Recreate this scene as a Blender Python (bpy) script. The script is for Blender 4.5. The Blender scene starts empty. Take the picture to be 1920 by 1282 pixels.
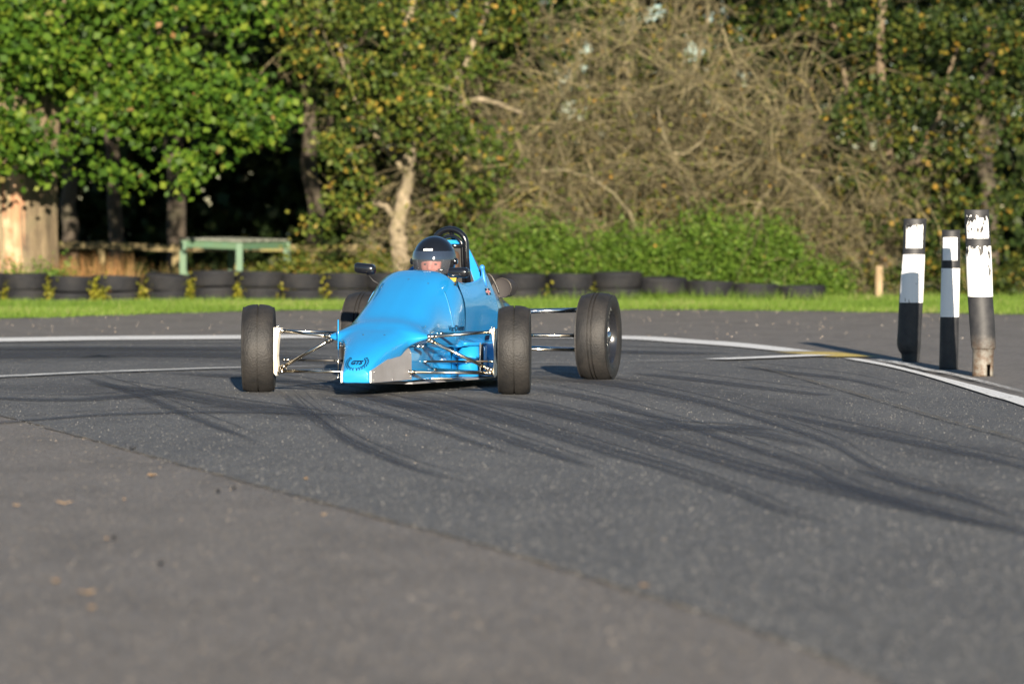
import bpy, bmesh, math, random
import numpy as np
from mathutils import Vector, Matrix
from mathutils.bvhtree import BVHTree
R = math.radians
random.seed(11)
S = bpy.context.scene
COL = S.collection

# ------------------------------------------------------------------ camera, world, sun, exposure
CAM_H, FPX, HOR = 1.07, 8500.0, 401.0       # eye height (m), focal length and horizon row of the 1920 px wide photograph
cd = bpy.data.cameras.new('camera'); cam = bpy.data.objects.new('camera', cd); COL.objects.link(cam)
cam.location = (0, 0, CAM_H); cam.rotation_euler = (R(90) - math.atan(240 / FPX), 0, 0)
cd.sensor_width = 36; cd.lens = FPX * 36 / 1920; cd.clip_start = 0.5; cd.clip_end = 2000
cd.dof.use_dof = True; cd.dof.focus_distance = 26.8; cd.dof.aperture_fstop = 3.3
S.camera = cam
SUN_EL, SUN_AZ = R(12.0), R(5.5)
to_sun = Vector((math.sin(SUN_AZ) * math.cos(SUN_EL), -math.cos(SUN_AZ) * math.cos(SUN_EL), math.sin(SUN_EL)))
w = bpy.data.worlds.new('World'); S.world = w; w.use_nodes = True
wn = w.node_tree.nodes; wl = w.node_tree.links
sky = wn.new('ShaderNodeTexSky'); sky.sky_type = 'NISHITA'; sky.sun_disc = False
sky.sun_elevation = SUN_EL; sky.sun_rotation = math.pi - SUN_AZ; sky.air_density = 1.0; sky.dust_density = 0.0; sky.ozone_density = 3.0
wl.new(sky.outputs[0], wn['Background'].inputs[0]); wn['Background'].inputs[1].default_value = 0.05
sd = bpy.data.lights.new('sun', 'SUN'); sun = bpy.data.objects.new('sun', sd); COL.objects.link(sun)
sd.energy = 5.0; sd.angle = R(0.5); sd.color = (1.0, 0.87, 0.70)
sun.rotation_euler = to_sun.to_track_quat('Z', 'Y').to_euler()
S.view_settings.view_transform = 'Standard'; S.view_settings.look = 'None'
S.view_settings.gamma = 1; S.view_settings.use_curve_mapping = False
S.view_settings.exposure = 1.5
try:
    S.cycles.max_bounces = 8; S.cycles.transparent_max_bounces = 24
    S.cycles.use_denoising = True
except Exception: pass

# survey helpers: where a point seen in the photograph stands in the world
def G(px, py, z=0.0):
    s = (py - HOR) / (CAM_H - z)
    return Vector(((px - 960) / s, FPX / s, z))
def P(px, py, d):
    return Vector(((px - 960) * d / FPX, d, CAM_H - (py - HOR) * d / FPX))

# ------------------------------------------------------------------ helpers
def link(o, parent=None):
    COL.objects.link(o)
    if parent is not None: o.parent = parent
    return o
def tag(o, label=None, cat=None, group=None, kind=None):
    if label: o['label'] = label
    if cat: o['category'] = cat
    if group: o['group'] = group
    if kind: o['kind'] = kind
    return o
def empty(name, loc=(0, 0, 0), rz=0):
    o = bpy.data.objects.new(name, None); o.location = loc; o.rotation_euler = (0, 0, rz); o.empty_display_size = .2
    return link(o)
def mesh_obj(name, verts, faces, mat=None, parent=None, smooth=False):
    me = bpy.data.meshes.new(name); me.from_pydata([tuple(v) for v in verts], [], faces)
    me.validate()
    if smooth: me.shade_smooth()
    if mat: me.materials.append(mat)
    return link(bpy.data.objects.new(name, me), parent)
def recalc(o):
    bm = bmesh.new(); bm.from_mesh(o.data); bmesh.ops.recalc_face_normals(bm, faces=bm.faces); bm.to_mesh(o.data); bm.free()
    return o
def bevel(o, wdt=.004, seg=2):
    m = o.modifiers.new('bevel', 'BEVEL'); m.width = wdt; m.segments = seg; m.limit_method = 'ANGLE'; m.angle_limit = R(35)
    return o
class MB:
    def __init__(s): s.v = []; s.f = []
    def add(s, vs, fs):
        b = len(s.v); s.v += [Vector(v) for v in vs]; s.f += [tuple(i + b for i in f) for f in fs]
    def box(s, x0, x1, y0, y1, z0, z1, rot=None, piv=None):
        vs = [Vector((x, y, z)) for x in (x0, x1) for y in (y0, y1) for z in (z0, z1)]
        if rot is not None: vs = [rot @ (v - piv) + piv for v in vs]
        s.add(vs, [(0, 1, 3, 2), (4, 6, 7, 5), (0, 4, 5, 1), (2, 3, 7, 6), (0, 2, 6, 4), (1, 5, 7, 3)])
    def tube(s, pts, rad, n=8, cap=True, squash=1.0):
        pts = [Vector(p) for p in pts]
        rads = rad if isinstance(rad, (list, tuple)) else [rad] * len(pts)
        b = len(s.v); up = None
        for i, p in enumerate(pts):
            t = (pts[min(i + 1, len(pts) - 1)] - pts[max(i - 1, 0)]).normalized()
            if up is None:
                up = Vector((0, 0, 1)) if abs(t.z) < .9 else Vector((1, 0, 0))
            u = t.cross(up).normalized(); vv = u.cross(t).normalized(); up = vv
            for k in range(n):
                a = 2 * math.pi * k / n
                s.v.append(p + u * math.cos(a) * rads[i] + vv * math.sin(a) * rads[i] * squash)
        for i in range(len(pts) - 1):
            for k in range(n):
                a, c = b + i * n + k, b + i * n + (k + 1) % n
                s.f.append((a, c, c + n, a + n))
        if cap:
            s.f.append(tuple(b + k for k in range(n))[::-1]); e = b + (len(pts) - 1) * n
            s.f.append(tuple(e + k for k in range(n)))
    def lathe(s, prof, n=48, axis='x', org=(0, 0, 0)):        # prof: (along axis, radius)
        b = len(s.v); o = Vector(org)
        for a_, r_ in prof:
            for k in range(n):
                t = 2 * math.pi * k / n; c, q = r_ * math.cos(t), r_ * math.sin(t)
                s.v.append(o + (Vector((a_, c, q)) if axis == 'x' else Vector((q, a_, c)) if axis == 'y' else Vector((c, q, a_))))
        for i in range(len(prof) - 1):
            for k in range(n):
                a, c = b + i * n + k, b + i * n + (k + 1) % n
                s.f.append((a, a + n, c + n, c))
    def ball(s, c, r, n=12, m=8):
        c = Vector(c); r = Vector(r) if not isinstance(r, (int, float)) else Vector((r, r, r)); b = len(s.v)
        for i in range(m + 1):
            th = math.pi * i / m
            for k in range(n):
                ph = 2 * math.pi * k / n
                s.v.append(c + Vector((r.x * math.sin(th) * math.cos(ph), r.y * math.sin(th) * math.sin(ph), r.z * math.cos(th))))
        for i in range(m):
            for k in range(n):
                a, d = b + i * n + k, b + i * n + (k + 1) % n
                s.f.append((a, a + n, d + n, d))
    def obj(s, name, mat, parent=None, smooth=True, bev=None):
        o = recalc(mesh_obj(name, s.v, s.f, mat, parent, smooth))
        if bev: bevel(o, bev)
        return o
def components(vs, fs):
    par = list(range(len(vs)))
    def find(a):
        while par[a] != a: par[a] = par[par[a]]; a = par[a]
        return a
    for f in fs:
        r0 = find(f[0])
        for i in f[1:]: par[find(i)] = r0
    out = {}
    for f in fs: out.setdefault(find(f[0]), []).append(f)
    res = []
    for g_ in out.values():
        ids = sorted({i for f in g_ for i in f}); mp_ = {i: k for k, i in enumerate(ids)}
        res.append(([vs[i] for i in ids], [tuple(mp_[i] for i in f) for f in g_]))
    return res
def each(mb, name, m, parent, smooth=True):
    for v_, f_ in components(mb.v, mb.f): recalc(mesh_obj(name, v_, f_, m, parent, smooth))
def smooth_by(o, ang=40):
    try: o.data.set_sharp_from_angle(angle=R(ang))
    except Exception: pass
    return o
def fast_mesh(name, verts, quads, mat, tint=None, parent=None):      # numpy arrays, all faces with the same corner count
    me = bpy.data.meshes.new(name); nv, nf, k = len(verts), len(quads), quads.shape[1]
    me.vertices.add(nv); me.vertices.foreach_set('co', verts.astype(np.float32).ravel())
    me.loops.add(nf * k); me.loops.foreach_set('vertex_index', quads.astype(np.int32).ravel())
    me.polygons.add(nf); me.polygons.foreach_set('loop_start', (np.arange(nf) * k).astype(np.int32))
    try: me.polygons.foreach_set('loop_total', np.full(nf, k, np.int32))
    except Exception: pass
    me.update(calc_edges=True)
    if tint is not None:
        a = me.attributes.new('tint', 'FLOAT', 'FACE'); a.data.foreach_set('value', tint.astype(np.float32))
    me.materials.append(mat)
    return link(bpy.data.objects.new(name, me), parent)

# ------------------------------------------------------------------ materials
def mat(name):
    m = bpy.data.materials.new(name); m.use_nodes = True
    return m, m.node_tree.nodes, m.node_tree.links, m.node_tree.nodes['Principled BSDF']
def simple(name, col, rough=.5, metal=0, coat=0, spec=.5, dirt=None, dscale=12, bump=0, bscale=60, dlo=.45, dhi=.7):
    m, n, l, b = mat(name)
    b.inputs['Base Color'].default_value = (*col, 1); b.inputs['Roughness'].default_value = rough
    b.inputs['Metallic'].default_value = metal; b.inputs['Coat Weight'].default_value = coat
    b.inputs['Coat Roughness'].default_value = .06; b.inputs['Specular IOR Level'].default_value = spec
    tc = n.new('ShaderNodeTexCoord')
    if dirt:
        t = n.new('ShaderNodeTexNoise'); t.inputs['Scale'].default_value = dscale; t.inputs['Detail'].default_value = 6
        t.inputs['Roughness'].default_value = .65
        l.new(tc.outputs['Object'], t.inputs['Vector'])
        r = n.new('ShaderNodeValToRGB'); r.color_ramp.elements[0].position = dlo; r.color_ramp.elements[1].position = dhi
        r.color_ramp.elements[0].color = (*col, 1); r.color_ramp.elements[1].color = (*dirt, 1)
        l.new(t.outputs['Fac'], r.inputs['Fac']); l.new(r.outputs['Color'], b.inputs['Base Color'])
    if bump:
        t = n.new('ShaderNodeTexNoise'); t.inputs['Scale'].default_value = bscale; t.inputs['Detail'].default_value = 4
        l.new(tc.outputs['Object'], t.inputs['Vector'])
        bp = n.new('ShaderNodeBump'); bp.inputs['Strength'].default_value = bump; bp.inputs['Distance'].default_value = .01
        l.new(t.outputs['Fac'], bp.inputs['Height']); l.new(bp.outputs['Normal'], b.inputs['Normal'])
    return m
def mixc(n, l, f, a, b, mode='MIX'):
    x = n.new('ShaderNodeMix'); x.data_type = 'RGBA'; x.blend_type = mode
    for i, v in ((0, f), (6, a), (7, b)):
        if isinstance(v, bpy.types.NodeSocket): l.new(v, x.inputs[i])
        elif i == 0: x.inputs[0].default_value = v
        else: x.inputs[i].default_value = (*v, 1)
    return x.outputs[2]
def noise(n, l, vec, scale, detail=4, rough=.6, stretch=None):
    if stretch:
        mp = n.new('ShaderNodeMapping'); mp.inputs['Scale'].default_value = stretch; l.new(vec, mp.inputs['Vector']); vec = mp.outputs[0]
    t = n.new('ShaderNodeTexNoise'); t.inputs['Scale'].default_value = scale; t.inputs['Detail'].default_value = detail
    t.inputs['Roughness'].default_value = rough; l.new(vec, t.inputs['Vector']); return t.outputs['Fac']
def ramp(n, l, f, lo, hi, c0=(0, 0, 0), c1=(1, 1, 1)):
    r = n.new('ShaderNodeValToRGB'); r.color_ramp.elements[0].position = lo; r.color_ramp.elements[1].position = hi
    r.color_ramp.elements[0].color = (*c0, 1); r.color_ramp.elements[1].color = (*c1, 1); l.new(f, r.inputs['Fac']); return r.outputs['Color']

def asphalt(name, base, dark, speck, patch, speckamt=.5, stain=(.05, .05, .055)):
    m, n, l, b = mat(name)
    tc = n.new('ShaderNodeTexCoord'); v = tc.outputs['Object']
    g1 = noise(n, l, v, 70, 2, .6); g2 = noise(n, l, v, 21, 3, .75)
    c = ramp(n, l, g1, .38, .62, dark, base)
    c = mixc(n, l, ramp(n, l, g2, .36, .66, (.0,) * 3, (.6,) * 3), c, tuple(min(1, x * 1.5) for x in base))
    big = noise(n, l, v, .45, 6, .66)
    c = mixc(n, l, ramp(n, l, big, .40, .66), c, mixc(n, l, .55, c, patch))
    med = noise(n, l, v, 2.6, 6, .72, (1, .35, 1))
    c = mixc(n, l, ramp(n, l, med, .46, .74, (.0,) * 3, (.6,) * 3), c, stain)
    for sc, lo, sel_lo, amt in ((26, .20, .74, 1.0), (9, .085, .80, .9)):
        vo = n.new('ShaderNodeTexVoronoi'); vo.inputs['Scale'].default_value = sc; l.new(v, vo.inputs['Vector'])
        sp = ramp(n, l, vo.outputs['Distance'], lo * .5, lo, (1, 1, 1), (0, 0, 0))
        sel = n.new('ShaderNodeSeparateColor'); l.new(vo.outputs['Color'], sel.inputs[0])
        s2 = ramp(n, l, sel.outputs[0], sel_lo, sel_lo + .06)
        mm = n.new('ShaderNodeMath'); mm.operation = 'MULTIPLY'; l.new(sp, mm.inputs[0]); l.new(s2, mm.inputs[1])
        m2 = n.new('ShaderNodeMath'); m2.operation = 'MULTIPLY'; l.new(mm.outputs[0], m2.inputs[0]); m2.inputs[1].default_value = speckamt * amt
        c = mixc(n, l, m2.outputs[0], c, speck)
    l.new(c, b.inputs['Base Color']); b.inputs['Roughness'].default_value = .82; b.inputs['Specular IOR Level'].default_value = .3
    bp = n.new('ShaderNodeBump'); bp.inputs['Strength'].default_value = .8; bp.inputs['Distance'].default_value = .006
    l.new(g1, bp.inputs['Height'])
    bp2 = n.new('ShaderNodeBump'); bp2.inputs['Strength'].default_value = .5; bp2.inputs['Distance'].default_value = .01
    l.new(g2, bp2.inputs['Height']); l.new(bp.outputs['Normal'], bp2.inputs['Normal']); l.new(bp2.outputs['Normal'], b.inputs['Normal'])
    return m
M_track = asphalt('track_asphalt', (.124, .126, .126), (.049, .050, .052), (.42, .40, .36), (.082, .085, .090), .7, (.048, .050, .057))
M_run = asphalt('runoff_asphalt', (.176, .163, .151), (.072, .067, .062), (.42, .36, .28), (.165, .152, .138), .6, (.072, .068, .064))

def cover_mat(name, c0, c1, rough, lo, hi, stretch=(1, 1, 1), scale=9, edge=True, amax=1.0):
    """worn film lying on the asphalt: paint or rubber; opaque where the noise says it is still there"""
    m, n, l, b = mat(name)
    uv = n.new('ShaderNodeUVMap'); uv.uv_map = 'UVMap'
    tc = n.new('ShaderNodeTexCoord')
    nz = noise(n, l, uv.outputs[0], scale, 5, .7, stretch)
    g = noise(n, l, tc.outputs['Object'], 70, 3, .7)
    col = ramp(n, l, g, .35, .65, c0, c1)
    l.new(col, b.inputs['Base Color']); b.inputs['Roughness'].default_value = rough
    a = ramp(n, l, nz, lo, hi)
    a2 = ramp(n, l, g, .30, .48, (.55,) * 3, (1,) * 3)
    mu = n.new('ShaderNodeMath'); mu.operation = 'MULTIPLY'; l.new(a, mu.inputs[0]); l.new(a2, mu.inputs[1])
    at = n.new('ShaderNodeAttribute'); at.attribute_name = 'fade'
    m3 = n.new('ShaderNodeMath'); m3.operation = 'MULTIPLY'; l.new(mu.outputs[0], m3.inputs[0]); l.new(at.outputs['Fac'], m3.inputs[1])
    m4 = n.new('ShaderNodeMath'); m4.operation = 'MULTIPLY'; l.new(m3.outputs[0], m4.inputs[0]); m4.inputs[1].default_value = amax
    l.new(m4.outputs[0], b.inputs['Alpha'])
    return m
M_line = cover_mat('white_line_paint', (.68, .68, .66), (.84, .84, .82), .7, .22, .42, (1, 1, 1), 3.0)
M_thin = cover_mat('thin_line_paint', (.45, .45, .43), (.75, .75, .72), .7, .35, .55, (1, 1, 1), 3.0)
M_worn = cover_mat('almost_gone_paint', (.25, .25, .25), (.5, .5, .48), .7, .42, .62, (1, 1, 1), 2.0, amax=.45)
M_yellow = cover_mat('yellow_line_paint', (.46, .33, .06), (.70, .54, .13), .7, .22, .40, (1, 1, 1), 4.0)
M_skid = cover_mat('tyre_rubber_mark', (.017, .018, .026), (.040, .042, .054), .7, .30, .58, (.15, 3.4, 1), 1.0, amax=.66)
M_haze = cover_mat('rubbered_line', (.028, .030, .042), (.055, .058, .072), .75, .30, .72, (.10, 2.2, 1), 1.0, amax=.36)
M_joint = cover_mat('gritty_joint', (.13, .11, .08), (.42, .35, .25), .9, .44, .66, (1, 1, 1), 5.0, amax=.7)
M_crack = cover_mat('old_joint', (.025, .022, .018), (.13, .10, .05), .9, .35, .6, (1, 1, 1), 3.0, amax=.8)

def foliage(name, cols, trans=.28, rough=.5):
    m, n, l, b = mat(name)
    at = n.new('ShaderNodeAttribute'); at.attribute_name = 'tint'
    r = n.new('ShaderNodeValToRGB'); r.color_ramp.interpolation = 'LINEAR'
    r.color_ramp.elements[0].position = cols[0][0]; r.color_ramp.elements[0].color = (*cols[0][1], 1)
    r.color_ramp.elements[1].position = cols[-1][0]; r.color_ramp.elements[1].color = (*cols[-1][1], 1)
    for p_, c_ in cols[1:-1]:
        e = r.color_ramp.elements.new(p_); e.color = (*c_, 1)
    l.new(at.outputs['Fac'], r.inputs['Fac'])
    l.new(r.outputs['Color'], b.inputs['Base Color']); b.inputs['Roughness'].default_value = rough; b.inputs['Specular IOR Level'].default_value = .14
    t = n.new('ShaderNodeBsdfTranslucent'); l.new(mixc(n, l, 1.0, r.outputs['Color'], (1.0, 1.25, .5), 'MULTIPLY'), t.inputs['Color'])
    mx = n.new('ShaderNodeMixShader'); mx.inputs[0].default_value = trans
    l.new(b.outputs[0], mx.inputs[1]); l.new(t.outputs[0], mx.inputs[2]); l.new(mx.outputs[0], n['Material Output'].inputs[0])
    return m
M_maple = foliage('maple_leaf', [(0, (.016, .042, .005)), (.45, (.046, .096, .010)), (.75, (.090, .145, .014)), (.95, (.145, .185, .022)), (.98, (.19, .19, .06)), (1, (.22, .12, .05))])
M_mid = foliage('autumn_leaf', [(0, (.020, .040, .009)), (.45, (.054, .084, .014)), (.72, (.105, .120, .020)), (.86, (.16, .145, .026)), (.93, (.24, .17, .03)), (1, (.30, .17, .035))])
M_right = foliage('dark_autumn_leaf', [(0, (.014, .030, .007)), (.5, (.038, .058, .012)), (.8, (.082, .088, .016)), (.92, (.16, .12, .02)), (1, (.24, .14, .025))])
M_hedge = foliage('bright_green_leaf', [(0, (.030, .065, .010)), (.5, (.070, .130, .016)), (.85, (.125, .195, .028)), (1, (.17, .18, .05))])
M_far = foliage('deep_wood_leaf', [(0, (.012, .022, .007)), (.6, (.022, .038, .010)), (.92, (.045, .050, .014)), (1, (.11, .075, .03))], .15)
M_dry = foliage('dry_stalk', [(0, (.08, .10, .03)), (.5, (.20, .15, .06)), (1, (.34, .17, .07))])
M_grass = foliage('grass_blade', [(0, (.05, .10, .014)), (.5, (.105, .175, .024)), (.85, (.16, .235, .045)), (1, (.30, .27, .13))], .3)
M_moss = foliage('yellow_weed', [(0, (.07, .08, .01)), (.5, (.16, .16, .015)), (1, (.26, .22, .03))])
M_twig = foliage('lichen_twig', [(0, (.055, .050, .032)), (.5, (.145, .125, .070)), (.85, (.24, .205, .115)), (1, (.29, .23, .07))], .0, .8)

def bark(name, c0, c1, c2, scale=6, zs=.22, bump=.8):
    m, n, l, b = mat(name)
    tc = n.new('ShaderNodeTexCoord'); v = tc.outputs['Object']
    f = noise(n, l, v, scale, 6, .7, (1, 1, zs))
    c = ramp(n, l, f, .36, .64, c0, c1)
    f2 = noise(n, l, v, 2.2, 4, .6)
    c = mixc(n, l, ramp(n, l, f2, .5, .66), c, c2)
    l.new(c, b.inputs['Base Color']); b.inputs['Roughness'].default_value = .9
    bp = n.new('ShaderNodeBump'); bp.inputs['Strength'].default_value = bump; bp.inputs['Distance'].default_value = .04
    l.new(f, bp.inputs['Height']); l.new(bp.outputs['Normal'], b.inputs['Normal'])
    return m
M_bark_pale = bark('tan_bark', (.075, .055, .035), (.23, .175, .10), (.15, .125, .07), bump=1.0)
M_heart = bark('split_wood', (.13, .05, .025), (.40, .22, .12), (.42, .29, .18), 9, .1)
M_bark_birch = bark('pale_bark', (.085, .07, .045), (.29, .235, .155), (.12, .105, .05), 8, .6)
M_limb = bark('grey_limb', (.08, .07, .04), (.22, .185, .11), (.13, .12, .06), 8, .6)
M_bark_dark = bark('dark_bark', (.035, .028, .02), (.085, .065, .045), (.06, .055, .03))
M_bark_red = bark('reddish_bark', (.07, .05, .032), (.16, .115, .07), (.13, .11, .06))
M_wood = bark('weathered_rail', (.10, .08, .04), (.24, .19, .09), (.16, .15, .04), 10, 1)
M_post = bark('pale_post', (.20, .14, .075), (.36, .27, .16), (.28, .20, .12), 12, .2)

M_paint = simple('blue_car_paint', (.012, .225, .54), .25, 0, 1.0, .5)
def ribbed(nm, col, dirt):
    return simple(nm, col, .62, 0, 0, .4, dirt, 7, .35, 90, .38, .72)
M_tyre = ribbed('dusty_tyre', (.010, .010, .0105), (.027, .0245, .0225))
M_oldtyre = simple('old_tyre', (.010, .011, .014), .75, 0, 0, .3, (.026, .025, .025), 5, .6, 30, .45, .78)
M_wall = simple('tyre_sidewall', (.022, .022, .022), .55, 0, 0, .4, (.05, .043, .035), 9)
M_rim = simple('black_rim', (.012, .013, .016), .22, 0, .8)
M_alu = simple('polished_alloy', (.80, .80, .78), .22, 1)
M_chrome = simple('chromed_tube', (.78, .73, .64), .20, 1, dirt=(.45, .36, .24), dscale=14)
M_chrome2 = simple('bright_chromed_tube', (.86, .86, .86), .12, 1)
M_cream = simple('cream_upright', (.72, .68, .58), .5, dirt=(.35, .29, .20), dscale=25, dlo=.5, dhi=.75)
M_panel = simple('grey_aluminium_panel', (.29, .29, .31), .55, .35, dirt=(.24, .235, .24), dscale=5, bump=.05, bscale=40)
M_black = simple('gloss_black', (.006, .007, .010), .14, 0, .55, .4)
M_matt = simple('matt_black', (.012, .012, .013), .6)
M_dark = simple('dark_metal', (.05, .05, .05), .4, .7, dirt=(.10, .08, .06), dscale=8)
M_white = simple('white_sticker', (.75, .75, .75), .5)
M_orange = simple('orange_suit', (.50, .085, .035), .8, dirt=(.34, .05, .025), dscale=14)
M_yel = simple('yellow_trim', (.60, .42, .05), .7)
M_skin = simple('skin', (.50, .19, .15), .55, dirt=(.44, .15, .11), dscale=9)
M_glovem = simple('black_glove', (.015, .015, .016), .8)
M_brown = simple('brown_pad', (.10, .055, .03), .8)
M_red = simple('red_print', (.5, .02, .03), .5)
M_navy = simple('navy_print', (.003, .008, .03), .8, spec=.1)
M_lblue = simple('light_blue_strap', (.03, .20, .75), .4)
M_green = simple('green_painted_wood', (.065, .120, .065), .65, dirt=(.06, .13, .08), dscale=6, bump=.3, bscale=25)
M_top = simple('weathered_table_top', (.16, .17, .14), .85, dirt=(.09, .10, .07), dscale=6, bump=.5)
M_eye = simple('dark_eye', (.02, .015, .012), .3)

def glass_mat():
    m, n, l, b = mat('clear_visor')
    b.inputs['Base Color'].default_value = (.10, .11, .13, 1); b.inputs['Roughness'].default_value = .03
    b.inputs['Alpha'].default_value = .38; b.inputs['Specular IOR Level'].default_value = .3
    return m
M_visor = glass_mat()
M_tint = simple('smoked_visor_strip', (.02, .028, .045), .08, 0, 1)

# ------------------------------------------------------------------ ground, track, lines
def sheet(name, pts, z, m, thick=None):
    bm = bmesh.new(); vs = [bm.verts.new((p[0], p[1], z)) for p in pts]; f = bm.faces.new(vs)
    bmesh.ops.recalc_face_normals(bm, faces=[f])
    if f.normal.z < 0: f.normal_flip()
    bmesh.ops.triangulate(bm, faces=bm.faces[:])
    me = bpy.data.meshes.new(name); bm.to_mesh(me); bm.free(); me.materials.append(m)
    return tag(link(bpy.data.objects.new(name, me)), kind='structure')
def cr(pts, k=8):                       # smooth curve through points
    out = []; n = len(pts)
    for i in range(n - 1):
        p0, p1, p2, p3 = pts[max(i - 1, 0)], pts[i], pts[i + 1], pts[min(i + 2, n - 1)]
        for j in range(k):
            t = j / k
            out.append(tuple(.5 * ((2 * b) + (-a + c) * t + (2 * a - 5 * b + 4 * c - d) * t * t + (-a + 3 * b - 3 * c + d) * t ** 3)
                             for a, b, c, d in zip(p0, p1, p2, p3)))
    out.append(tuple(pts[-1])); return out
def soil_mat():
    m, n, l, b = mat('grass_turf')
    tc = n.new('ShaderNodeTexCoord'); v = tc.outputs['Object']
    c = ramp(n, l, noise(n, l, v, 22, 5, .7), .35, .65, (.028, .060, .012), (.06, .12, .02))
    c = mixc(n, l, ramp(n, l, noise(n, l, v, 1.1, 4, .6), .5, .7), c, (.07, .065, .03))
    l.new(c, b.inputs['Base Color']); b.inputs['Roughness'].default_value = .95
    return m
M_turf = soil_mat()
M_soil = simple('leaf_litter', (.035, .025, .016), .95, dirt=(.09, .055, .03), dscale=7, bump=.8, bscale=20)

edge_px = [(-900, 628), (-300, 606), (0, 598), (150, 593), (300, 588.5), (450, 584), (650, 581), (850, 580), (1000, 580), (1300, 581), (1500, 583), (1600, 585), (1920, 590), (2300, 598), (3000, 612)]
edge = [G(x, y) for x, y in cr(edge_px, 4)]
sheet('ground', [(-400, -200), (400, -200), (400, 700), (-400, 700)], -.03, M_turf)
sheet('woodland_floor', [(-34, 59.5), (34, 59.5), (34, 95), (-34, 95)], .0, M_soil)
sheet('run_off_asphalt', [(-60, -30)] + [(-60, edge[0].y)] + [(p.x + random.uniform(-.02, .02), p.y + random.uniform(-.06, .10)) for p in edge] + [(60, edge[-1].y), (60, -30)], 0, M_run)
sheet('grass_verge', [(-60, edge[0].y)] + [(p.x, p.y + .02) for p in edge] + [(60, edge[-1].y), (60, 59.6), (-60, 59.6)], .004, M_turf)
far_px = [(-1500, 660), (-900, 650), (-300, 642), (0, 639.5), (200, 636.5), (450, 634.5), (650, 632.5), (900, 632), (1165, 635.5), (1300, 643), (1400, 651), (1500, 662), (1600, 672), (1700, 691), (1800, 716), (1920, 750), (2060, 800), (2200, 870), (2330, 970), (2500, 1150)]
near_px = [(2000, 1470), (1660, 1283), (1400, 1180), (1200, 1115), (1080, 1078), (960, 1040), (830, 1004), (700, 970), (560, 932), (450, 903), (330, 870), (250, 848), (120, 812), (0, 780), (-250, 730), (-700, 690), (-1500, 674)]
fc = [G(x, y) for x, y in cr(far_px, 6)]; nc = [G(x, y) for x, y in cr(near_px, 10)]
rn = random.Random(3)
nc = [Vector((p.x + rn.uniform(-.012, .012), p.y + rn.uniform(-.05, .05), 0)) for p in nc]
sheet('track', fc + nc, .004, M_track)

def ribbon(name, m, px, z, k=8, worldw=None, fade=(0, 0), side_fade=True, across=6):
    """strip lying on the ground; px = (x, y, half height in px) of the photograph's rows"""
    pts = cr(px, k); vs = []; fs = []; uv = []; fd = []
    L = 0; prev = None; n = len(pts); W = across
    for i, (x, y, h) in enumerate(pts):
        c = G(x, y)
        j0, j1 = pts[max(i - 1, 0)], pts[min(i + 1, n - 1)]
        t = (G(j1[0], j1[1]) - G(j0[0], j0[1])).normalized(); nrm = Vector((-t.y, t.x, 0))
        # half width: the photographed half height measured on the ground along the normal
        s = (y - HOR) / CAM_H; dydy = FPX * CAM_H / (y - HOR) ** 2
        hw = worldw if worldw else None
        if hw is None:
            # vertical shift h px at constant column
            v = G(x, y + h) - c; hw = max(.004, abs(v.dot(nrm)))
        if prev is not None: L += (c - prev).length
        prev = c
        for a in range(W + 1):
            q = a / W * 2 - 1
            vs.append((c.x + nrm.x * hw * q, c.y + nrm.y * hw * q, z)); uv.append((L, (q * .5 + .5) * (1 if not side_fade else max(hw * 2, .05) / .2)))
            e = 1.0
            if side_fade: e *= max(0, 1 - q ** 4) ** .8
            u = i / (n - 1)
            if fade[0]: e *= min(1, u / fade[0])
            if fade[1]: e *= min(1, (1 - u) / fade[1])
            fd.append(e)
    for i in range(n - 1):
        for a in range(W):
            b = i * (W + 1) + a; fs.append((b, b + 1, b + W + 2, b + W + 1))
    me = bpy.data.meshes.new(name); me.from_pydata(vs, [], fs)
    ul = me.uv_layers.new(name='UVMap')
    for li, lp in enumerate(me.loops): ul.data[li].uv = uv[lp.vertex_index]
    at = me.attributes.new('fade', 'FLOAT', 'POINT'); at.data.foreach_set('value', fd)
    me.materials.append(m)
    bm = bmesh.new(); bm.from_mesh(me)
    for f in bm.faces:
        if f.normal.z < 0: f.normal_flip()
    bm.to_mesh(me); bm.free()
    return tag(link(bpy.data.objects.new(name, me)), kind='structure')
ribbon('edge_line', M_line, [(-900, 650, 4), (-300, 642, 4.2), (0, 639.5, 3.6), (200, 636.5, 3.6), (450, 634.5, 3.4), (650, 632.5, 3.2), (900, 632, 3), (1165, 635.5, 3.2), (1300, 643, 3.8), (1400, 651, 4), (1510, 663, 3.6)], .0140, fade=(0, .03), side_fade=False)
ribbon('edge_line', M_yellow, [(1490, 662, 5), (1540, 666, 6), (1590, 671, 6), (1612, 673, 5)], .0165, fade=(.3, .3))
ribbon('edge_line', M_line, [(1590, 674, 2.2), (1660, 687, 2.4), (1730, 704, 2.6), (1800, 723, 4.5), (1870, 743, 6.5), (1920, 758, 7.5), (2060, 808, 9), (2200, 876, 16)], .0140, fade=(.03, 0), side_fade=False)
ribbon('edge_line', M_thin, [(1640, 676, 3), (1690, 685, 4), (1735, 696, 3), (1770, 702, 2.6), (1830, 716, 2.8), (1880, 729, 3), (1930, 742, 3)], .0165, fade=(.1, .3))
ribbon('cross_line', M_thin, [(-300, 723, 2.2), (0, 710, 2.0), (150, 703, 1.8), (300, 697.5, 1.5), (450, 693, 1.2), (620, 690.5, .9)], .0185, fade=(0, .25))
ribbon('cross_line', M_worn, [(600, 690.7, .9), (800, 687.5, .8), (1000, 684, .8), (1200, 681, .9), (1345, 678.5, .9)], .0195, fade=(.1, .1))
ribbon('cross_line', M_line, [(1343, 677.5, 1.6), (1430, 674, 1.8), (1500, 671, 2.0), (1545, 669, 2)], .0185, fade=(0, .1), side_fade=False)
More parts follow.
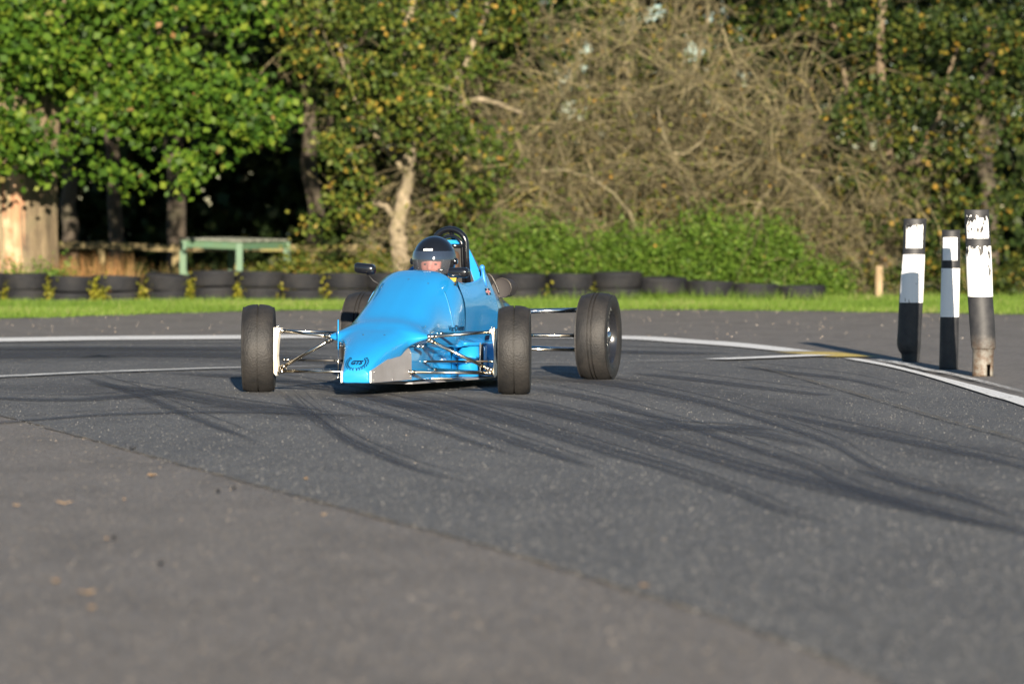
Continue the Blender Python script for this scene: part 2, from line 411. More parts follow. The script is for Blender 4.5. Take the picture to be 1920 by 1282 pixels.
ribbon('asphalt_joint', M_joint, [(-250, 730, 1), (0, 780, 1.5), (120, 812, 1.8), (250, 848, 2.5), (450, 903, 3), (700, 970, 4), (960, 1040, 5), (1200, 1115, 6), (1400, 1180, 6), (1660, 1283, 8)], .0060, fade=(0, 0))
ribbon('asphalt_joint', M_crack, [(1380, 681, 1.6), (1500, 712, 2), (1640, 752, 2), (1760, 788, 2), (1920, 832, 2.2), (2100, 890, 3)], .0165, fade=(.2, 0))
zz = .0072
skids = [
 [(522, 733, 7), (560, 765, 12), (610, 800, 14), (650, 826, 14), (700, 850, 12), (760, 874, 9), (830, 895, 6), (905, 912, 3)],
 [(548, 738, 3), (590, 778, 3), (640, 815, 3), (700, 845, 2.5), (780, 876, 2)],
 [(690, 742, 8), (800, 775, 11), (900, 808, 12), (1000, 842, 11), (1070, 865, 8), (1125, 884, 3)],
 [(760, 740, 6), (860, 762, 10), (960, 792, 13), (1100, 835, 13), (1250, 880, 13), (1380, 925, 12), (1470, 962, 9), (1570, 985, 3)],
 [(850, 745, 5), (1000, 765, 12), (1150, 805, 12), (1300, 850, 12), (1450, 893, 14), (1600, 930, 14), (1750, 965, 11), (1930, 1005, 10), (2100, 1060, 10)],
 [(960, 722, 5), (1100, 748, 8), (1250, 790, 8), (1400, 838, 8), (1500, 872, 8), (1600, 918, 10), (1700, 950, 10), (1810, 978, 8), (1930, 1005, 6)],
 [(980, 706, 4), (1150, 722, 7), (1300, 752, 7), (1420, 786, 6), (1550, 830, 8), (1640, 880, 7), (1740, 925, 4)],
 [(1180, 700, 3), (1300, 713, 5), (1420, 728, 5), (1520, 740, 4), (1560, 744, 1)],
 [(1380, 688, 2), (1480, 700, 4), (1600, 715, 4), (1720, 745, 3)],
 [(1420, 770, 3), (1560, 800, 7), (1700, 830, 8), (1850, 862, 7), (2000, 900, 5)],
 [(1600, 880, 3), (1700, 912, 7), (1810, 940, 7), (1930, 985, 5)],
 [(-200, 668, 8), (0, 667, 10), (200, 664, 11), (400, 668, 9), (560, 676, 6), (700, 690, 4)],
 [(-100, 655, 3), (150, 654, 5), (350, 655, 5), (640, 655, 4)],
 [(150, 708, 4), (240, 735, 8), (320, 768, 9), (400, 800, 8), (490, 835, 3)],
 [(160, 718, 3), (300, 738, 8), (420, 758, 10), (540, 775, 10), (640, 790, 5)],
 [(-80, 800, 2), (60, 790, 2.5), (200, 780, 3), (400, 775, 3), (600, 779, 2.5), (840, 790, 1.5)],
 [(-60, 745, 3), (100, 752, 4), (240, 745, 5), (380, 730, 3)],
 [(320, 700, 3), (500, 712, 7), (640, 735, 8), (760, 760, 8), (900, 775, 5)],
 [(1000, 655, 3), (1200, 662, 5), (1350, 666, 3)],
 [(600, 745, 3), (720, 780, 7), (850, 820, 6), (980, 862, 2)],
 [(1100, 770, 4), (1250, 800, 10), (1400, 812, 10), (1560, 850, 5)],
]
for i, sk in enumerate([
 [(560, 735, 10), (800, 755, 22), (1100, 800, 30), (1400, 860, 36), (1700, 920, 40), (2000, 975, 44)],
 [(850, 700, 10), (1100, 715, 18), (1350, 750, 28), (1650, 820, 40), (2000, 900, 50)],
 [(-200, 668, 13), (100, 668, 16), (400, 672, 16), (640, 688, 12), (760, 700, 10)],
 [(-50, 720, 10), (200, 735, 16), (450, 765, 20), (700, 800, 18)]]):
    ribbon('rubbered_line', M_haze, sk, .0055 + i * .0004, fade=(.15, .15), across=10)
for i, sk in enumerate([[(x + dx, y + dy, h * f * .82) for x, y, h in sk] for sk in skids for dx, dy, f in ((0, 0, 1.15), (16, -10, .2))]):
    ribbon('skid_mark', M_skid, sk, zz + i * .00009, fade=(.12, .2))

# ------------------------------------------------------------------ racing car
car = empty('racing_car', (-.752, 27.0, 0), R(-13))
tag(car, 'bright blue open wheeled racing car cornering on the track with a driver in black helmet', 'racing car')
def loft(sections, nu=6, nv=5, open_top=False):
    """sections: (y, half profile from bottom centre to top centre) -> mirrored smooth skin"""
    npf = len(sections[0][1])
    prof = []
    for y, hp in sections:
        c = cr([(x, z) for x, z in hp], nv)
        c = [(max(0, x), z) for x, z in c]
        prof.append([y] + [q for p in c for q in p])
    rows = cr(prof, nu)
    vs, fs = [], []; m = (len(rows[0]) - 1) // 2; ring = 2 * m - 2
    for r_ in rows:
        y = r_[0]; pts = [(r_[1 + 2 * i], r_[2 + 2 * i]) for i in range(m)]
        full = pts + [(-x, z) for x, z in pts[1:-1][::-1]]
        for x, z in full: vs.append(Vector((x, y, z)))
    for i in range(len(rows) - 1):
        for k in range(ring):
            a, b = i * ring + k, i * ring + (k + 1) % ring
            fs.append((a, b, b + ring, a + ring))
    fs.append(tuple(range(ring))); e = (len(rows) - 1) * ring
    fs.append(tuple(range(e, e + ring))[::-1])
    return vs, fs
nose_s = [
 (-.700, [(0, .100), (.05, .100), (.068, .112), (.068, .128), (.066, .142), (.050, .155), (.025, .162), (0, .163)]),
 (-.688, [(0, .088), (.070, .088), (.080, .100), (.080, .130), (.078, .150), (.060, .172), (.030, .184), (0, .187)]),
 (-.60, [(0, .086), (.088, .086), (.098, .100), (.098, .150), (.101, .186), (.091, .220), (.048, .240), (0, .245)]),
 (-.45, [(0, .084), (.113, .084), (.125, .100), (.126, .170), (.136, .232), (.126, .282), (.068, .306), (0, .311)]),
 (-.30, [(0, .083), (.140, .083), (.152, .100), (.153, .190), (.170, .272), (.166, .320), (.098, .354), (0, .362)]),
 (-.22, [(0, .082), (.155, .082), (.168, .100), (.168, .245), (.207, .312), (.202, .342), (.112, .378), (0, .386)]),
 (-.165, [(0, .082), (.165, .082), (.178, .100), (.182, .285), (.300, .335), (.262, .362), (.120, .396), (0, .406)]),
 (-.10, [(0, .082), (.172, .082), (.185, .100), (.190, .290), (.296, .341), (.256, .378), (.130, .418), (0, .428)]),
 (.02, [(0, .082), (.180, .082), (.194, .100), (.198, .285), (.268, .354), (.232, .402), (.135, .450), (0, .462)]),
 (.20, [(0, .080), (.185, .080), (.200, .100), (.203, .270), (.256, .362), (.230, .448), (.145, .520), (0, .536)]),
 (.40, [(0, .078), (.188, .078), (.203, .100), (.206, .265), (.262, .400), (.222, .525), (.140, .600), (0, .618)]),
 (.60, [(0, .076), (.190, .076), (.205, .100), (.210, .260), (.282, .470), (.230, .600), (.142, .675), (0, .690)]),
 (.74, [(0, .075), (.190, .075), (.205, .100), (.212, .255), (.288, .500), (.238, .640), (.140, .712), (0, .726)]),
 (.80, [(0, .075), (.190, .075), (.205, .100), (.212, .255), (.288, .505), (.236, .640), (.136, .706), (0, .720)]),
]
def step_in(secs):
    out = []
    for y, hp in secs:
        a, b_ = hp[2], hp[3]
        if y < .1: ins = ((a[0] + b_[0]) / 2, (a[1] + b_[1]) / 2); hp2 = hp[:3] + [ins] + hp[3:]
        else:
            k = min(1, (y - .1) / .5); wx = b_[0] + (.283 - b_[0]) * k
            hp2 = hp[:3] + [(b_[0], b_[1] - .015), (wx, b_[1] + .022)] + hp[4:]
        out.append((y, hp2))
    return out
nose_s = step_in(nose_s)
nv_, nf_ = loft(nose_s)
nose = recalc(mesh_obj('nose_cone', nv_, nf_, M_paint, car, True)); smooth_by(nose, 60)
bvh = BVHTree.FromPolygons(nv_, [f for f in nf_ if len(f) == 4])
tub_s = []
for y, rim, hw in ((.802, .655, .252), (1.0, .640, .262), (1.25, .655, .272), (1.40, .685, .268), (1.56, .74, .235)):
    k = .29 + (y - .8) * .03
    tub_s.append((y, [(0, .075), (.19, .075), (.207, .10), (.214, .24), (k - .008, .278), (k + .004, .50), (hw, rim - .02), (hw - .006, rim), (hw - .02, rim - .006), (hw - .022, rim - .1), (k - .06, .3), (.17, .12), (0, .11)]))
tv_, tf_ = loft(tub_s)
tub = recalc(mesh_obj('cockpit_tub', tv_, tf_[:-2], M_paint, car, True)); smooth_by(tub, 60)
cov_s = [
 (1.50, [(0, .10), (.19, .10), (.215, .24), (.300, .30), (.297, .50), (.235, .66), (.175, .80), (.118, .895), (.06, .905), (0, .905)]),
 (1.62, [(0, .10), (.19, .10), (.215, .24), (.300, .30), (.292, .50), (.235, .64), (.175, .76), (.115, .86), (.06, .885), (0, .888)]),
 (1.80, [(0, .10), (.18, .10), (.210, .20), (.292, .36), (.280, .50), (.225, .61), (.175, .69), (.120, .76), (.06, .79), (0, .795)]),
 (2.10, [(0, .11), (.17, .11), (.200, .20), (.262, .34), (.255, .44), (.210, .53), (.165, .585), (.115, .625), (.06, .645), (0, .65)]),
 (2.50, [(0, .14), (.14, .14), (.165, .20), (.232, .32), (.240, .39), (.215, .445), (.165, .485), (.115, .515), (.06, .53), (0, .535)]),
 (2.90, [(0, .18), (.08, .18), (.100, .22), (.140, .30), (.140, .34), (.120, .375), (.095, .395), (.070, .405), (.035, .41), (0, .412)]),
]
cv_, cf_ = loft(cov_s)
cover = recalc(mesh_obj('engine_cover', cv_, cf_, M_paint, car, True)); smooth_by(cover, 50)
bvh2 = BVHTree.FromPolygons(tv_ + cv_, [f for f in tf_[:-2]] + [tuple(i + len(tv_) for i in f) for f in cf_])
# dark bulkhead and pad inside the hoop
b = MB(); prof = cov_s[0][1]
fr = [(x * .80 * sgn, z - .03) for sgn, seq in ((1, prof[3:]), (-1, prof[3:][::-1])) for x, z in seq]
b.add([(x, 1.485, z) for x, z in fr] + [(x, 1.499, z) for x, z in fr], [tuple(range(len(fr)))] + [(i, (i + 1) % len(fr), (i + 1) % len(fr) + len(fr), i + len(fr)) for i in range(len(fr))])
b.obj('rear_bulkhead', M_matt, car, False)
b = MB(); b.box(-.10, .10, 1.36, 1.482, .70, .84); b.obj('headrest', M_brown, car, True, .03)
# roll hoop and its stays
def arch(w0, ztop, y, z0): return [(-w0 * 1.12, y, z0), (-w0, y, z0 + (ztop - z0) * .5)] + [(-w0 * math.cos(a), y, ztop - w0 + w0 * math.sin(a)) for a in [math.pi * i / 14 for i in range(1, 14)]] + [(w0, y, z0 + (ztop - z0) * .5), (w0 * 1.12, y, z0)]
b = MB(); b.tube([(x + .035, y, z) for x, y, z in arch(.108, .975, 1.46, .62)], .0185, 12); b.obj('roll_hoop', M_black, car)
b = MB(); b.tube([(x + .035, y, z) for x, y, z in arch(.078, .932, 1.478, .62)], .011, 8); b.tube([(-.06, 1.47, .87), (.13, 1.47, .87)], .012, 8)
b.tube([(.035, 1.47, .97), (.035, 1.9, .70)], .014, 8); b.obj('hoop_brace', M_black, car)
# grey side plates of the nose
for sgn in (1, -1):
    b = MB()
    def sx(y, z): 
        h = bvh.ray_cast(Vector((sgn * .6, y, min(z, .2))), Vector((-sgn, 0, 0))); return (h[0].x if h[0] else sgn * .15)
    pl = [(-.682, .090), (-.682, .158), (-.55, .196), (-.40, .238), (-.25, .275), (-.19, .292), (-.150, .262), (-.135, .250), (-.130, .090)]
    outer = []
    for y, z in pl:
        xx = .0815 + (.1865 - .0815) * (y + .69) / .58
        outer.append(Vector((sgn * (xx + .010), y, z)))
    inner = [v - Vector((sgn * .012, 0, 0)) for v in outer]
    n_ = len(outer)
    b.add(outer + inner, [tuple(range(n_)), tuple(range(n_, 2 * n_))[::-1]] + [(i, (i + 1) % n_, (i + 1) % n_ + n_, i + n_) for i in range(n_)])
    pn = b.obj('nose_side_panel', M_panel, car, False)
    e = MB(); e.box(sgn * .0845, sgn * .0905, -.692, -.683, .09, .158); e.obj('panel_edge_strip', M_white, pn, False)
    e = MB()
    for yy, zz_ in ((-.155, .250), (-.15, .11), (-.66, .105), (-.65, .15), (-.21, .272), (-.4, .10)):
        xx = .0915 + .105 * (yy + .69) / .58; e.ball((sgn * (xx + .001), yy, zz_), .0045, 8, 5)
    each(e, 'rivet', M_alu, pn)
# undertray
b = MB(); b.add([(-.19, -.1, .062), (.19, -.1, .062), (.36, .95, .055), (.42, 2.0, .06), (-.42, 2.0, .06), (-.36, .95, .055)], [(0, 1, 2, 3, 4, 5)])
b.add([(-.19, -.1, .072), (.19, -.1, .072), (.36, .95, .065), (.42, 2.0, .07), (-.42, 2.0, .07), (-.36, .95, .065)], [(0, 5, 4, 3, 2, 1)])
b.f += [(i, (i + 1) % 6, (i + 1) % 6 + 6, i + 6) for i in range(6)]
b.obj('undertray', M_panel, car, False)
# side pods
for sgn in (1, -1):
    b = MB(); pts = []
    for k in range(9):
        a = math.pi * (k / 8); pts.append((.283 - .067 * math.cos(a), .93 - .05 * math.sin(a)))
    base = [Vector((sgn * x, y, .072)) for x, y in pts] + [Vector((sgn * .35, 1.05, .072)), Vector((sgn * .216, 1.05, .072))]
    top = [v + Vector((0, 0, .185)) for v in base]; n_ = len(base)
    b.add(base + top, [tuple(range(n_))[::-1], tuple(range(n_, 2 * n_))] + [(i, (i + 1) % n_, (i + 1) % n_ + n_, i + n_) for i in range(n_)])
    b.obj('radiator_duct', M_paint, car, True); smooth_by(car.children[-1], 30)
    b = MB(); secs = [(.985, .40, .155), (1.06, .455, .175), (1.3, .49, .185), (1.7, .48, .18), (2.0, .40, .16), (2.15, .30, .12)]
    b2 = []
    for y, xo, h in secs:
        b2 += [Vector((sgn * .20, y, .072)), Vector((sgn * (xo - .012), y, .072)), Vector((sgn * xo, y, .095)), Vector((sgn * xo, y, .072 + h * .7)), Vector((sgn * (xo - .03), y, .072 + h * .95)), Vector((sgn * (xo - .09), y, .072 + h * 1.08)), Vector((sgn * .20, y, .072 + h * 1.2))]
    fs = []
    for i in range(len(secs) - 1):
        for k in range(6): fs.append((i * 7 + k, i * 7 + k + 1, i * 7 + k + 8, i * 7 + k + 7))
    fs += [tuple(range(7)), tuple(range(35, 42))[::-1]]
    b.add(b2, fs); sp = b.obj('side_pod', M_paint, car, True); smooth_by(sp, 35)
    s_ = MB(); s_.box(sgn * .352, sgn * .366, .93, .975, .10, .27); s_.obj('pod_slot', M_matt, sp, False)
    s_ = MB(); s_.box(sgn * .357, sgn * .361, .918, .93, .10, .28); s_.obj('pod_stay', M_alu, sp, False)
    s_ = MB(); s_.box(sgn * .376, sgn * .392, .93, .965, .085, .26); s_.obj('pod_fin', M_paint, sp, True, .005)
    # lip above the duct
    l_ = MB(); l_.add([Vector((sgn * x, y, z)) for x, y, z in ((.21, .80, .285), (.30, .82, .285), (.37, .95, .28), (.37, 1.1, .275), (.21, 1.1, .275), (.21, .80, .262), (.30, .83, .262), (.36, .955, .26), (.36, 1.1, .26), (.21, 1.1, .26))],
          [(0, 1, 2, 3, 4), (5, 9, 8, 7, 6)] + [(i, (i + 1) % 5, (i + 1) % 5 + 5, i + 5) for i in range(5)])
    l_.obj('pod_lip', M_paint, sp, True, .006)
# floor bracket plate under the tub
b = MB(); b.box(.17, .33, .32, .56, .078, .084); b.box(.17, .20, .30, .33, .078, .10); b.obj('floor_bracket', M_chrome, car, False)

# wheels
M_side = simple('sidewall_print', (.20, .19, .17), .8, dirt=(.03, .03, .03), dscale=60, dlo=.4, dhi=.55)
def wheel(name, x, y, r, hw, grooves, steer, sgn):
    c = Vector((x, y, r - .004))
    tp = []
    def g(u): return r - .016 * abs(u) ** 3.2 - .002 * u * u
    us = [-1 + i / 20 for i in range(41)]
    prof = [(-hw * .80, r * .60), (-hw * .93, r * .66), (-hw * 1.0, r * .78), (-hw * 1.0, r * .88), (-hw * .965, r * .945)]
    for u in us:
        rr = g(u)
        prof.append((u * hw * .90, rr))
        for gq in grooves:
            if abs(u - gq) < 1e-6:
                prof.pop(); d = .0048 / hw
                prof += [((u - d) * hw * .9 - .0012, rr), ((u - d) * hw * .9, rr - .012), ((u + d) * hw * .9, rr - .012), ((u + d) * hw * .9 + .0012, rr)]
    prof += [(hw * .965, r * .945), (hw * 1.0, r * .88), (hw * 1.0, r * .78), (hw * .93, r * .66), (hw * .80, r * .60)]
    rm = MB()
    rp = [(-hw * .82, r * .655), (-hw * .84, r * .60), (-hw * .74, r * .58), (-hw * .5, r * .55), (0, r * .53), (hw * .5, r * .55), (hw * .74, r * .58), (hw * .84, r * .60), (hw * .82, r * .655)]
    rm.lathe(rp, 56)
    fx = sgn * hw * .30
    wo = rm.obj('wheel', M_rim, car); smooth_by(wo, 35)
    rd = MB(); rd.lathe([(fx, .03), (fx + sgn * .01, .05), (fx + sgn * .006, r * .30), (fx - sgn * .004, r * .53)], 56); rd.obj('wheel_disc', M_rim, wo)
    wo.location = c; wo.rotation_euler = (random.uniform(0, 6), 0, steer); wo.rotation_mode = 'ZYX' if False else 'XYZ'
    t = MB(); t.lathe(prof, 96); to = t.obj('tyre', M_tyre, wo); smooth_by(to, 30)
    # spokes and hub
    sp = MB()
    for k in range(4):
        a = math.pi / 2 * k; rot = Matrix.Rotation(a, 3, 'X')
        vs = [rot @ Vector((fx + sgn * dx, dy, dz)) for dx, dy, dz in ((.012, -.018, .04), (.012, .018, .04), (.004, .03, r * .52), (.004, -.03, r * .52), (.032, -.012, .045), (.032, .012, .045), (.016, .018, r * .50), (.016, -.018, r * .50))]
        sp.add(vs, [(0, 1, 2, 3), (7, 6, 5, 4), (0, 4, 5, 1), (1, 5, 6, 2), (2, 6, 7, 3), (3, 7, 4, 0)])
    each(sp, 'spoke', M_alu, wo, False)
    hb = MB(); hb.lathe([(fx + sgn * .05, 0.001), (fx + sgn * .05, .028), (fx + sgn * .03, .036), (fx + sgn * .005, .045)], 24); hb.obj('hub_cap', M_alu, wo)
    if sgn > 0 and y > 1:      # pale lettering worn into the outer sidewall
        wo.rotation_euler = (0, 0, steer)
        for k in range(7):
            q0 = R(28) + k * R(11); a1 = q0 + R(7); rr0, rr1 = r * .72, r * .80
            lt = MB(); lt.add([(hw * 1.012, rr_ * -math.sin(a_) * -1 * -1, rr_ * math.cos(a_)) for rr_, a_ in ((rr0, q0), (rr0, a1), (rr1, a1), (rr1, q0))], [(0, 1, 2, 3)])
            lt.obj('sidewall_mark', M_side, wo, False)
    return wo
wheel('wheel', .7865, 0, .2660, .096, (0.0,), R(11.5), 1)
wheel('wheel', -.7865, 0, .2660, .096, (0.0,), R(13.5), -1)
wheel('wheel', .777, 2.45, .2830, .104, (-.15, .10), 0, 1)
wheel('wheel', -.777, 2.45, .2830, .104, (-.10, .15), 0, -1)

def rod(name, a, b_, r_, m, n=10, ends=True):
    q = MB(); a, b_ = Vector(a), Vector(b_); d = (b_ - a).normalized()
    q.tube([a, b_], r_, n)
    o = q.obj(name, m, car)
    if ends:
        for p_, s_ in ((a, 1), (b_, -1)):
            e = MB(); e.tube([p_ - d * s_ * .004, p_ + d * s_ * .03], r_ * 1.45, 6); e.ball(p_ - d * s_ * .008, r_ * 1.7, 8, 6)
            e.obj('rod_end', M_chrome, o)
    return o
for sgn in (1, -1):
    rod('upper_wishbone', (sgn * .312, -.155, .345), (sgn * .652, -.01, .372), .0095, M_chrome)
    rod('upper_wishbone', (sgn * .262, .26, .352), (sgn * .652, .01, .372), .0080, M_chrome)
    rod('push_rod', (sgn * .305, -.135, .322), (sgn * .640, -.02, .150), .0100, M_chrome)
    rod('lower_wishbone', (sgn * .190, -.16, .135), (sgn * .655, -.015, .128), .0095, M_chrome)
    rod('lower_wishbone', (sgn * .205, .34, .135), (sgn * .655, .015, .128), .0085, M_chrome)
    rod('steering_rod', (sgn * .20, .10, .19), (sgn * .64, .07, .195), .0065, M_dark)
    # upright: a cast plate with a top ear
    b = MB()
    sil = [(.655, .355), (.640, .388), (.700, .392), (.712, .36), (.700, .30), (.694, .20), (.690, .12), (.672, .10), (.662, .13), (.668, .22), (.664, .29)]
    n_ = len(sil)
    b.add([(sgn * x, -.028, z) for x, z in sil] + [(sgn * x, .028, z) for x, z in sil], [tuple(range(n_)), tuple(range(n_, 2 * n_))[::-1]] + [(i, (i + 1) % n_, (i + 1) % n_ + n_, i + n_) for i in range(n_)])
    up = b.obj('upright', M_cream, car, False, .004)
    e = MB()
    for (x_, z_) in ((.672, .378), (.69, .372), (.655, .40)): e.ball((sgn * x_, -.03, z_), .006, 8, 6)
    e.tube([(sgn * .668, -.02, .385), (sgn * .668, -.02, .405)], .004, 6); each(e, 'bolt', M_alu, up)
    # brake disc behind
    d_ = MB(); d_.lathe([(sgn * .700, .04), (sgn * .700, .115), (sgn * .706, .115), (sgn * .706, .04)], 32, 'x', (0, 0, .262)); d_.obj('brake_disc', M_dark, car)
    # inner pick-up brackets
    k_ = MB(); k_.tube([(sgn * .215, -.13, .288), (sgn * .245, -.13, .288)], .010, 8); k_.tube([(sgn * .250, -.13, .286), (sgn * .268, -.13, .286)], .013, 8); each(k_, 'pickup_bolt', M_alu, car)
    # rear suspension
    rod('rear_upper_link', (sgn * .20, 2.30, .440), (sgn * .682, 2.40, .452), .0165, M_chrome2)
    rod('drive_shaft', (sgn * .12, 2.47, .285), (sgn * .660, 2.45, .285), .0125, M_chrome)
    rod('rear_lower_wishbone', (sgn * .18, 2.25, .205), (sgn * .665, 2.40, .195), .0100, M_chrome)
    rod('rear_lower_wishbone', (sgn * .12, 2.75, .205), (sgn * .665, 2.50, .195), .0100, M_chrome2)
    cj = MB(); cj.lathe([(sgn * .62, .012), (sgn * .622, .030), (sgn * .66, .040), (sgn * .675, .040)], 20, 'x', (0, 2.45, .285)); cj.obj('shaft_boot', M_matt, car)
    ru = MB(); ru.box(sgn * .672, sgn * .700, 2.40, 2.50, .14, .50); ru.obj('rear_upright', M_chrome, car, False, .008)
# gearbox
b = MB(); b.box(-.12, .12, 2.30, 3.0, .16, .42); b.obj('gearbox', M_dark, car, True, .03)
# mirrors
for sgn, xx, zm in ((-1, -.318, .735), (1, .272, .712)):
    b = MB(); n_ = 14; secs = [(-.064, .55), (-.058, .82), (-.045, 1), (.045, 1), (.058, .82), (.064, .55)]
    for xo, sc in secs:
        for k in range(n_):
            a = 2 * math.pi * k / n_; cx, cz = math.cos(a), math.sin(a)
            q = lambda v: math.copysign(abs(v) ** .55, v)
            b.v.append(Vector((xx + xo, .72 + q(cx) * .036 * sc, zm + q(cz) * .032 * sc + (-.10 * xo if sgn < 0 else 0))))
    for i in range(len(secs) - 1):
        for k in range(n_): b.f.append((i * n_ + k, i * n_ + (k + 1) % n_, (i + 1) * n_ + (k + 1) % n_, (i + 1) * n_ + k))
    b.f.append(tuple(range(n_))[::-1]); b.f.append(tuple(range((len(secs) - 1) * n_, len(secs) * n_)))
    mo = b.obj('mirror', M_black, car)
    s_ = MB(); s_.box(xx - .052, xx + .052, .750, .7535, zm - .026, zm + .026); s_.obj('mirror_glass', M_alu, mo, False)
    s_ = MB(); ex = sgn * .222; s_.tube([(xx - sgn * .01, .73, zm - .03), ((xx + ex) / 2, .735, zm - .075), (ex, .74, .632 if sgn < 0 else .640)], .0055, 8); s_.ball((ex, .74, .634), .013, 8, 6)
    s_.obj('mirror_stalk', M_matt, mo)
# thin strut at the nose
b = MB(); b.tube([(-.212, -.30, .445), (-.212, -.30, .27)], .0042, 8); st = b.obj('nose_strut', M_paint, car)
b = MB(); b.tube([(-.212, -.30, .268), (-.212, -.30, .108)], .0026, 8); b.obj('strut_wire', M_chrome, st)
b = MB(); b.tube([(-.225, -.30, .105), (-.15, -.30, .105)], .006, 8); b.ball((-.214, -.30, .105), .010, 8, 6); b.obj('strut_bolt', M_alu, st)
M_duct = simple('duct_rubber', (.022, .018, .017), .7)
# air intake on the right flank with braided hose
b = MB(); b.lathe([(1.92, .001), (1.92, .052), (1.915, .062), (1.93, .064), (2.12, .058), (2.12, .001)], 32, 'y', (.258, 0, .598)); ai = b.obj('oil_cooler_duct', M_duct, car); smooth_by(ai, 40)
b = MB(); b.tube([(.262 + .062 * math.cos(a), 1.915, .600 + .062 * math.sin(a)) for a in [2 * math.pi * i / 32 for i in range(33)]], .003, 6, False); b.obj('duct_rim', M_dark, ai)
b = MB(); hp_ = [(.175 + .075 * (i / 43), 1.90, .690 - .125 * (i / 43) ** 1.8) for i in range(44)]
b.tube(hp_, [.0062 if i % 2 else .0042 for i in range(44)], 8)
b.obj('braided_hose', M_dark, ai)
b = MB(); b.tube([(.252, 1.43, .735), (.258, 1.42, .70), (.268, 1.41, .655), (.275, 1.41, .62)], .012, 8); b.ball((.250, 1.43, .735), .017, 8, 6); b.obj('belt_strap', M_lblue, car)
# seam and panel joints proud of the skin
def on_skin(tree, org, dr, off):
    h = tree.ray_cast(Vector(org), Vector(dr))
    return (h[0] - Vector(dr) * off) if h[0] is not None else None
M_seam = simple('seam_highlight', (.06, .30, .62), .3, 0, .6); M_gap = simple('seam_gap', (.0, .03, .09), .5)
for sgn in (1, -1):
    for mm_, dy in ((M_seam, 0), (M_gap, .006)):
        b = MB(); pts = []
        for i in range(20):
            z = .60 - .30 * i / 19; y = .56 - .05 * math.sin(math.pi * i / 19) + .03 * (i / 19) + dy
            p_ = on_skin(bvh, (sgn * .8, y, z), (-sgn, 0, 0), .0004)
            if p_: pts.append(p_)
        b.tube(pts, .0016, 5); b.obj('panel_seam', mm_, car)

for x_, y_, z0_ in ((-.15, .50, 1), (.13, .52, 1), (.0, .55, 1), (-.06, -.30, 1), (.07, -.30, 1)):      # flush fasteners
    h = bvh.ray_cast(Vector((x_, y_, 2)), Vector((0, 0, -1)))
    if h[0]:
        b = MB(); b.ball(h[0], (.007, .007, .0018), 10, 6); b.obj('fastener', M_dark, car)
# lettering
def text_verts(body, size, shear=0.0, bold=.0):
    cu = bpy.data.curves.new('lettering', 'FONT'); cu.body = body; cu.size = size; cu.shear = shear; cu.offset = bold
    cu.align_x = 'CENTER'; cu.align_y = 'CENTER'; cu.resolution_u = 3
    o = bpy.data.objects.new('lettering', cu); COL.objects.link(o); bpy.context.view_layer.update()
    me = bpy.data.meshes.new_from_object(o.evaluated_get(bpy.context.evaluated_depsgraph_get()))
    bpy.data.objects.remove(o)
    vs = [v.co.copy() for v in me.vertices]; fs = [tuple(p_.vertices) for p_ in me.polygons]
    bpy.data.meshes.remove(me); return vs, fs
def decal(name, vs, fs, m, tree, org, dr, mapf, off=.0015):
    out = []
    for v in vs:
        o_ = mapf(v); p_ = on_skin(tree, o_, dr, off); out.append(p_ if p_ is not None else Vector(o_) + Vector(dr) * .5)
    o = mesh_obj(name, out, fs, m, car)
    return o
vs, fs = text_verts('GTS', .037, .25, .0022)
gx, gz = -.004, .205
for cv_i, cf_i in components(vs, fs): decal('crest_letter', cv_i, cf_i, M_navy, bvh, None, (0, 1, 0), lambda v: (gx + v.x * 1.0, -1.2, gz + v.y * .80), .004)
lv, lf = [], []
for sgn in (1, -1):
    for i in range(9):
        a = -R(80) + i * R(15); rad = (.062, .038)
        for din, tw in ((1.08, .7), (.86, -.7)):
            cx, cz = sgn * rad[0] * math.cos(a) * din, rad[1] * math.sin(a) * din
            dirv = Vector((-sgn * math.sin(a), math.cos(a))).normalized()
            dirv = Vector((dirv.x * math.cos(tw * sgn) - dirv.y * math.sin(tw * sgn), dirv.x * math.sin(tw * sgn) + dirv.y * math.cos(tw * sgn)))
            nr = Vector((-dirv.y, dirv.x)); bb = len(lv)
            for u, q in ((-.008, 0), (0, .0038), (.009, 0), (0, -.0038)):
                lv.append(Vector((cx + dirv.x * u + nr.x * q, cz + dirv.y * u + nr.y * q, 0)))
            lf.append((bb, bb + 1, bb + 2, bb + 3))
decal('crest_laurel', lv, lf, M_navy, bvh, None, (0, 1, 0), lambda v: (gx + v.x, -1.2, gz + v.y), .004)['kind'] = 'stuff'
vs, fs = text_verts('VanDiemen', .085, .1, .002)
for cv_i, cf_i in components(vs, fs): decal('letter', cv_i, cf_i, M_navy, bvh, None, (-1, 0, 0), lambda v: (1.2, .615 + v.x * .78, .376 + v.y * .55), .0025)
vs = [Vector(v) for v in ((-.5, -.5, 0), (.5, -.5, 0), (.5, .5, 0), (-.5, .5, 0))]
decal('small_badge', vs, [(0, 1, 2, 3)], M_navy, bvh2, None, (-1, 0, 0), lambda v: (1.2, 1.33 + v.x * .10, .30 + v.y * .030), .004)
fy, fz = 1.40, .585
decal('flag_sticker', vs, [(0, 1, 2, 3)], M_navy, bvh2, None, (-1, 0, 0), lambda v: (1.2, fy + v.x * .12, fz + v.y * .040), .0015)
decal('flag_cross', [Vector(v) for v in ((-.5, -.15, 0), (.5, -.15, 0), (.5, .15, 0), (-.5, .15, 0), (-.12, -.5, 0), (.12, -.5, 0), (.12, .5, 0), (-.12, .5, 0))], [(0, 1, 2, 3), (4, 5, 6, 7)], M_white, bvh2, None, (-1, 0, 0), lambda v: (1.2, fy + v.x * .12, fz + v.y * .040), .0022)
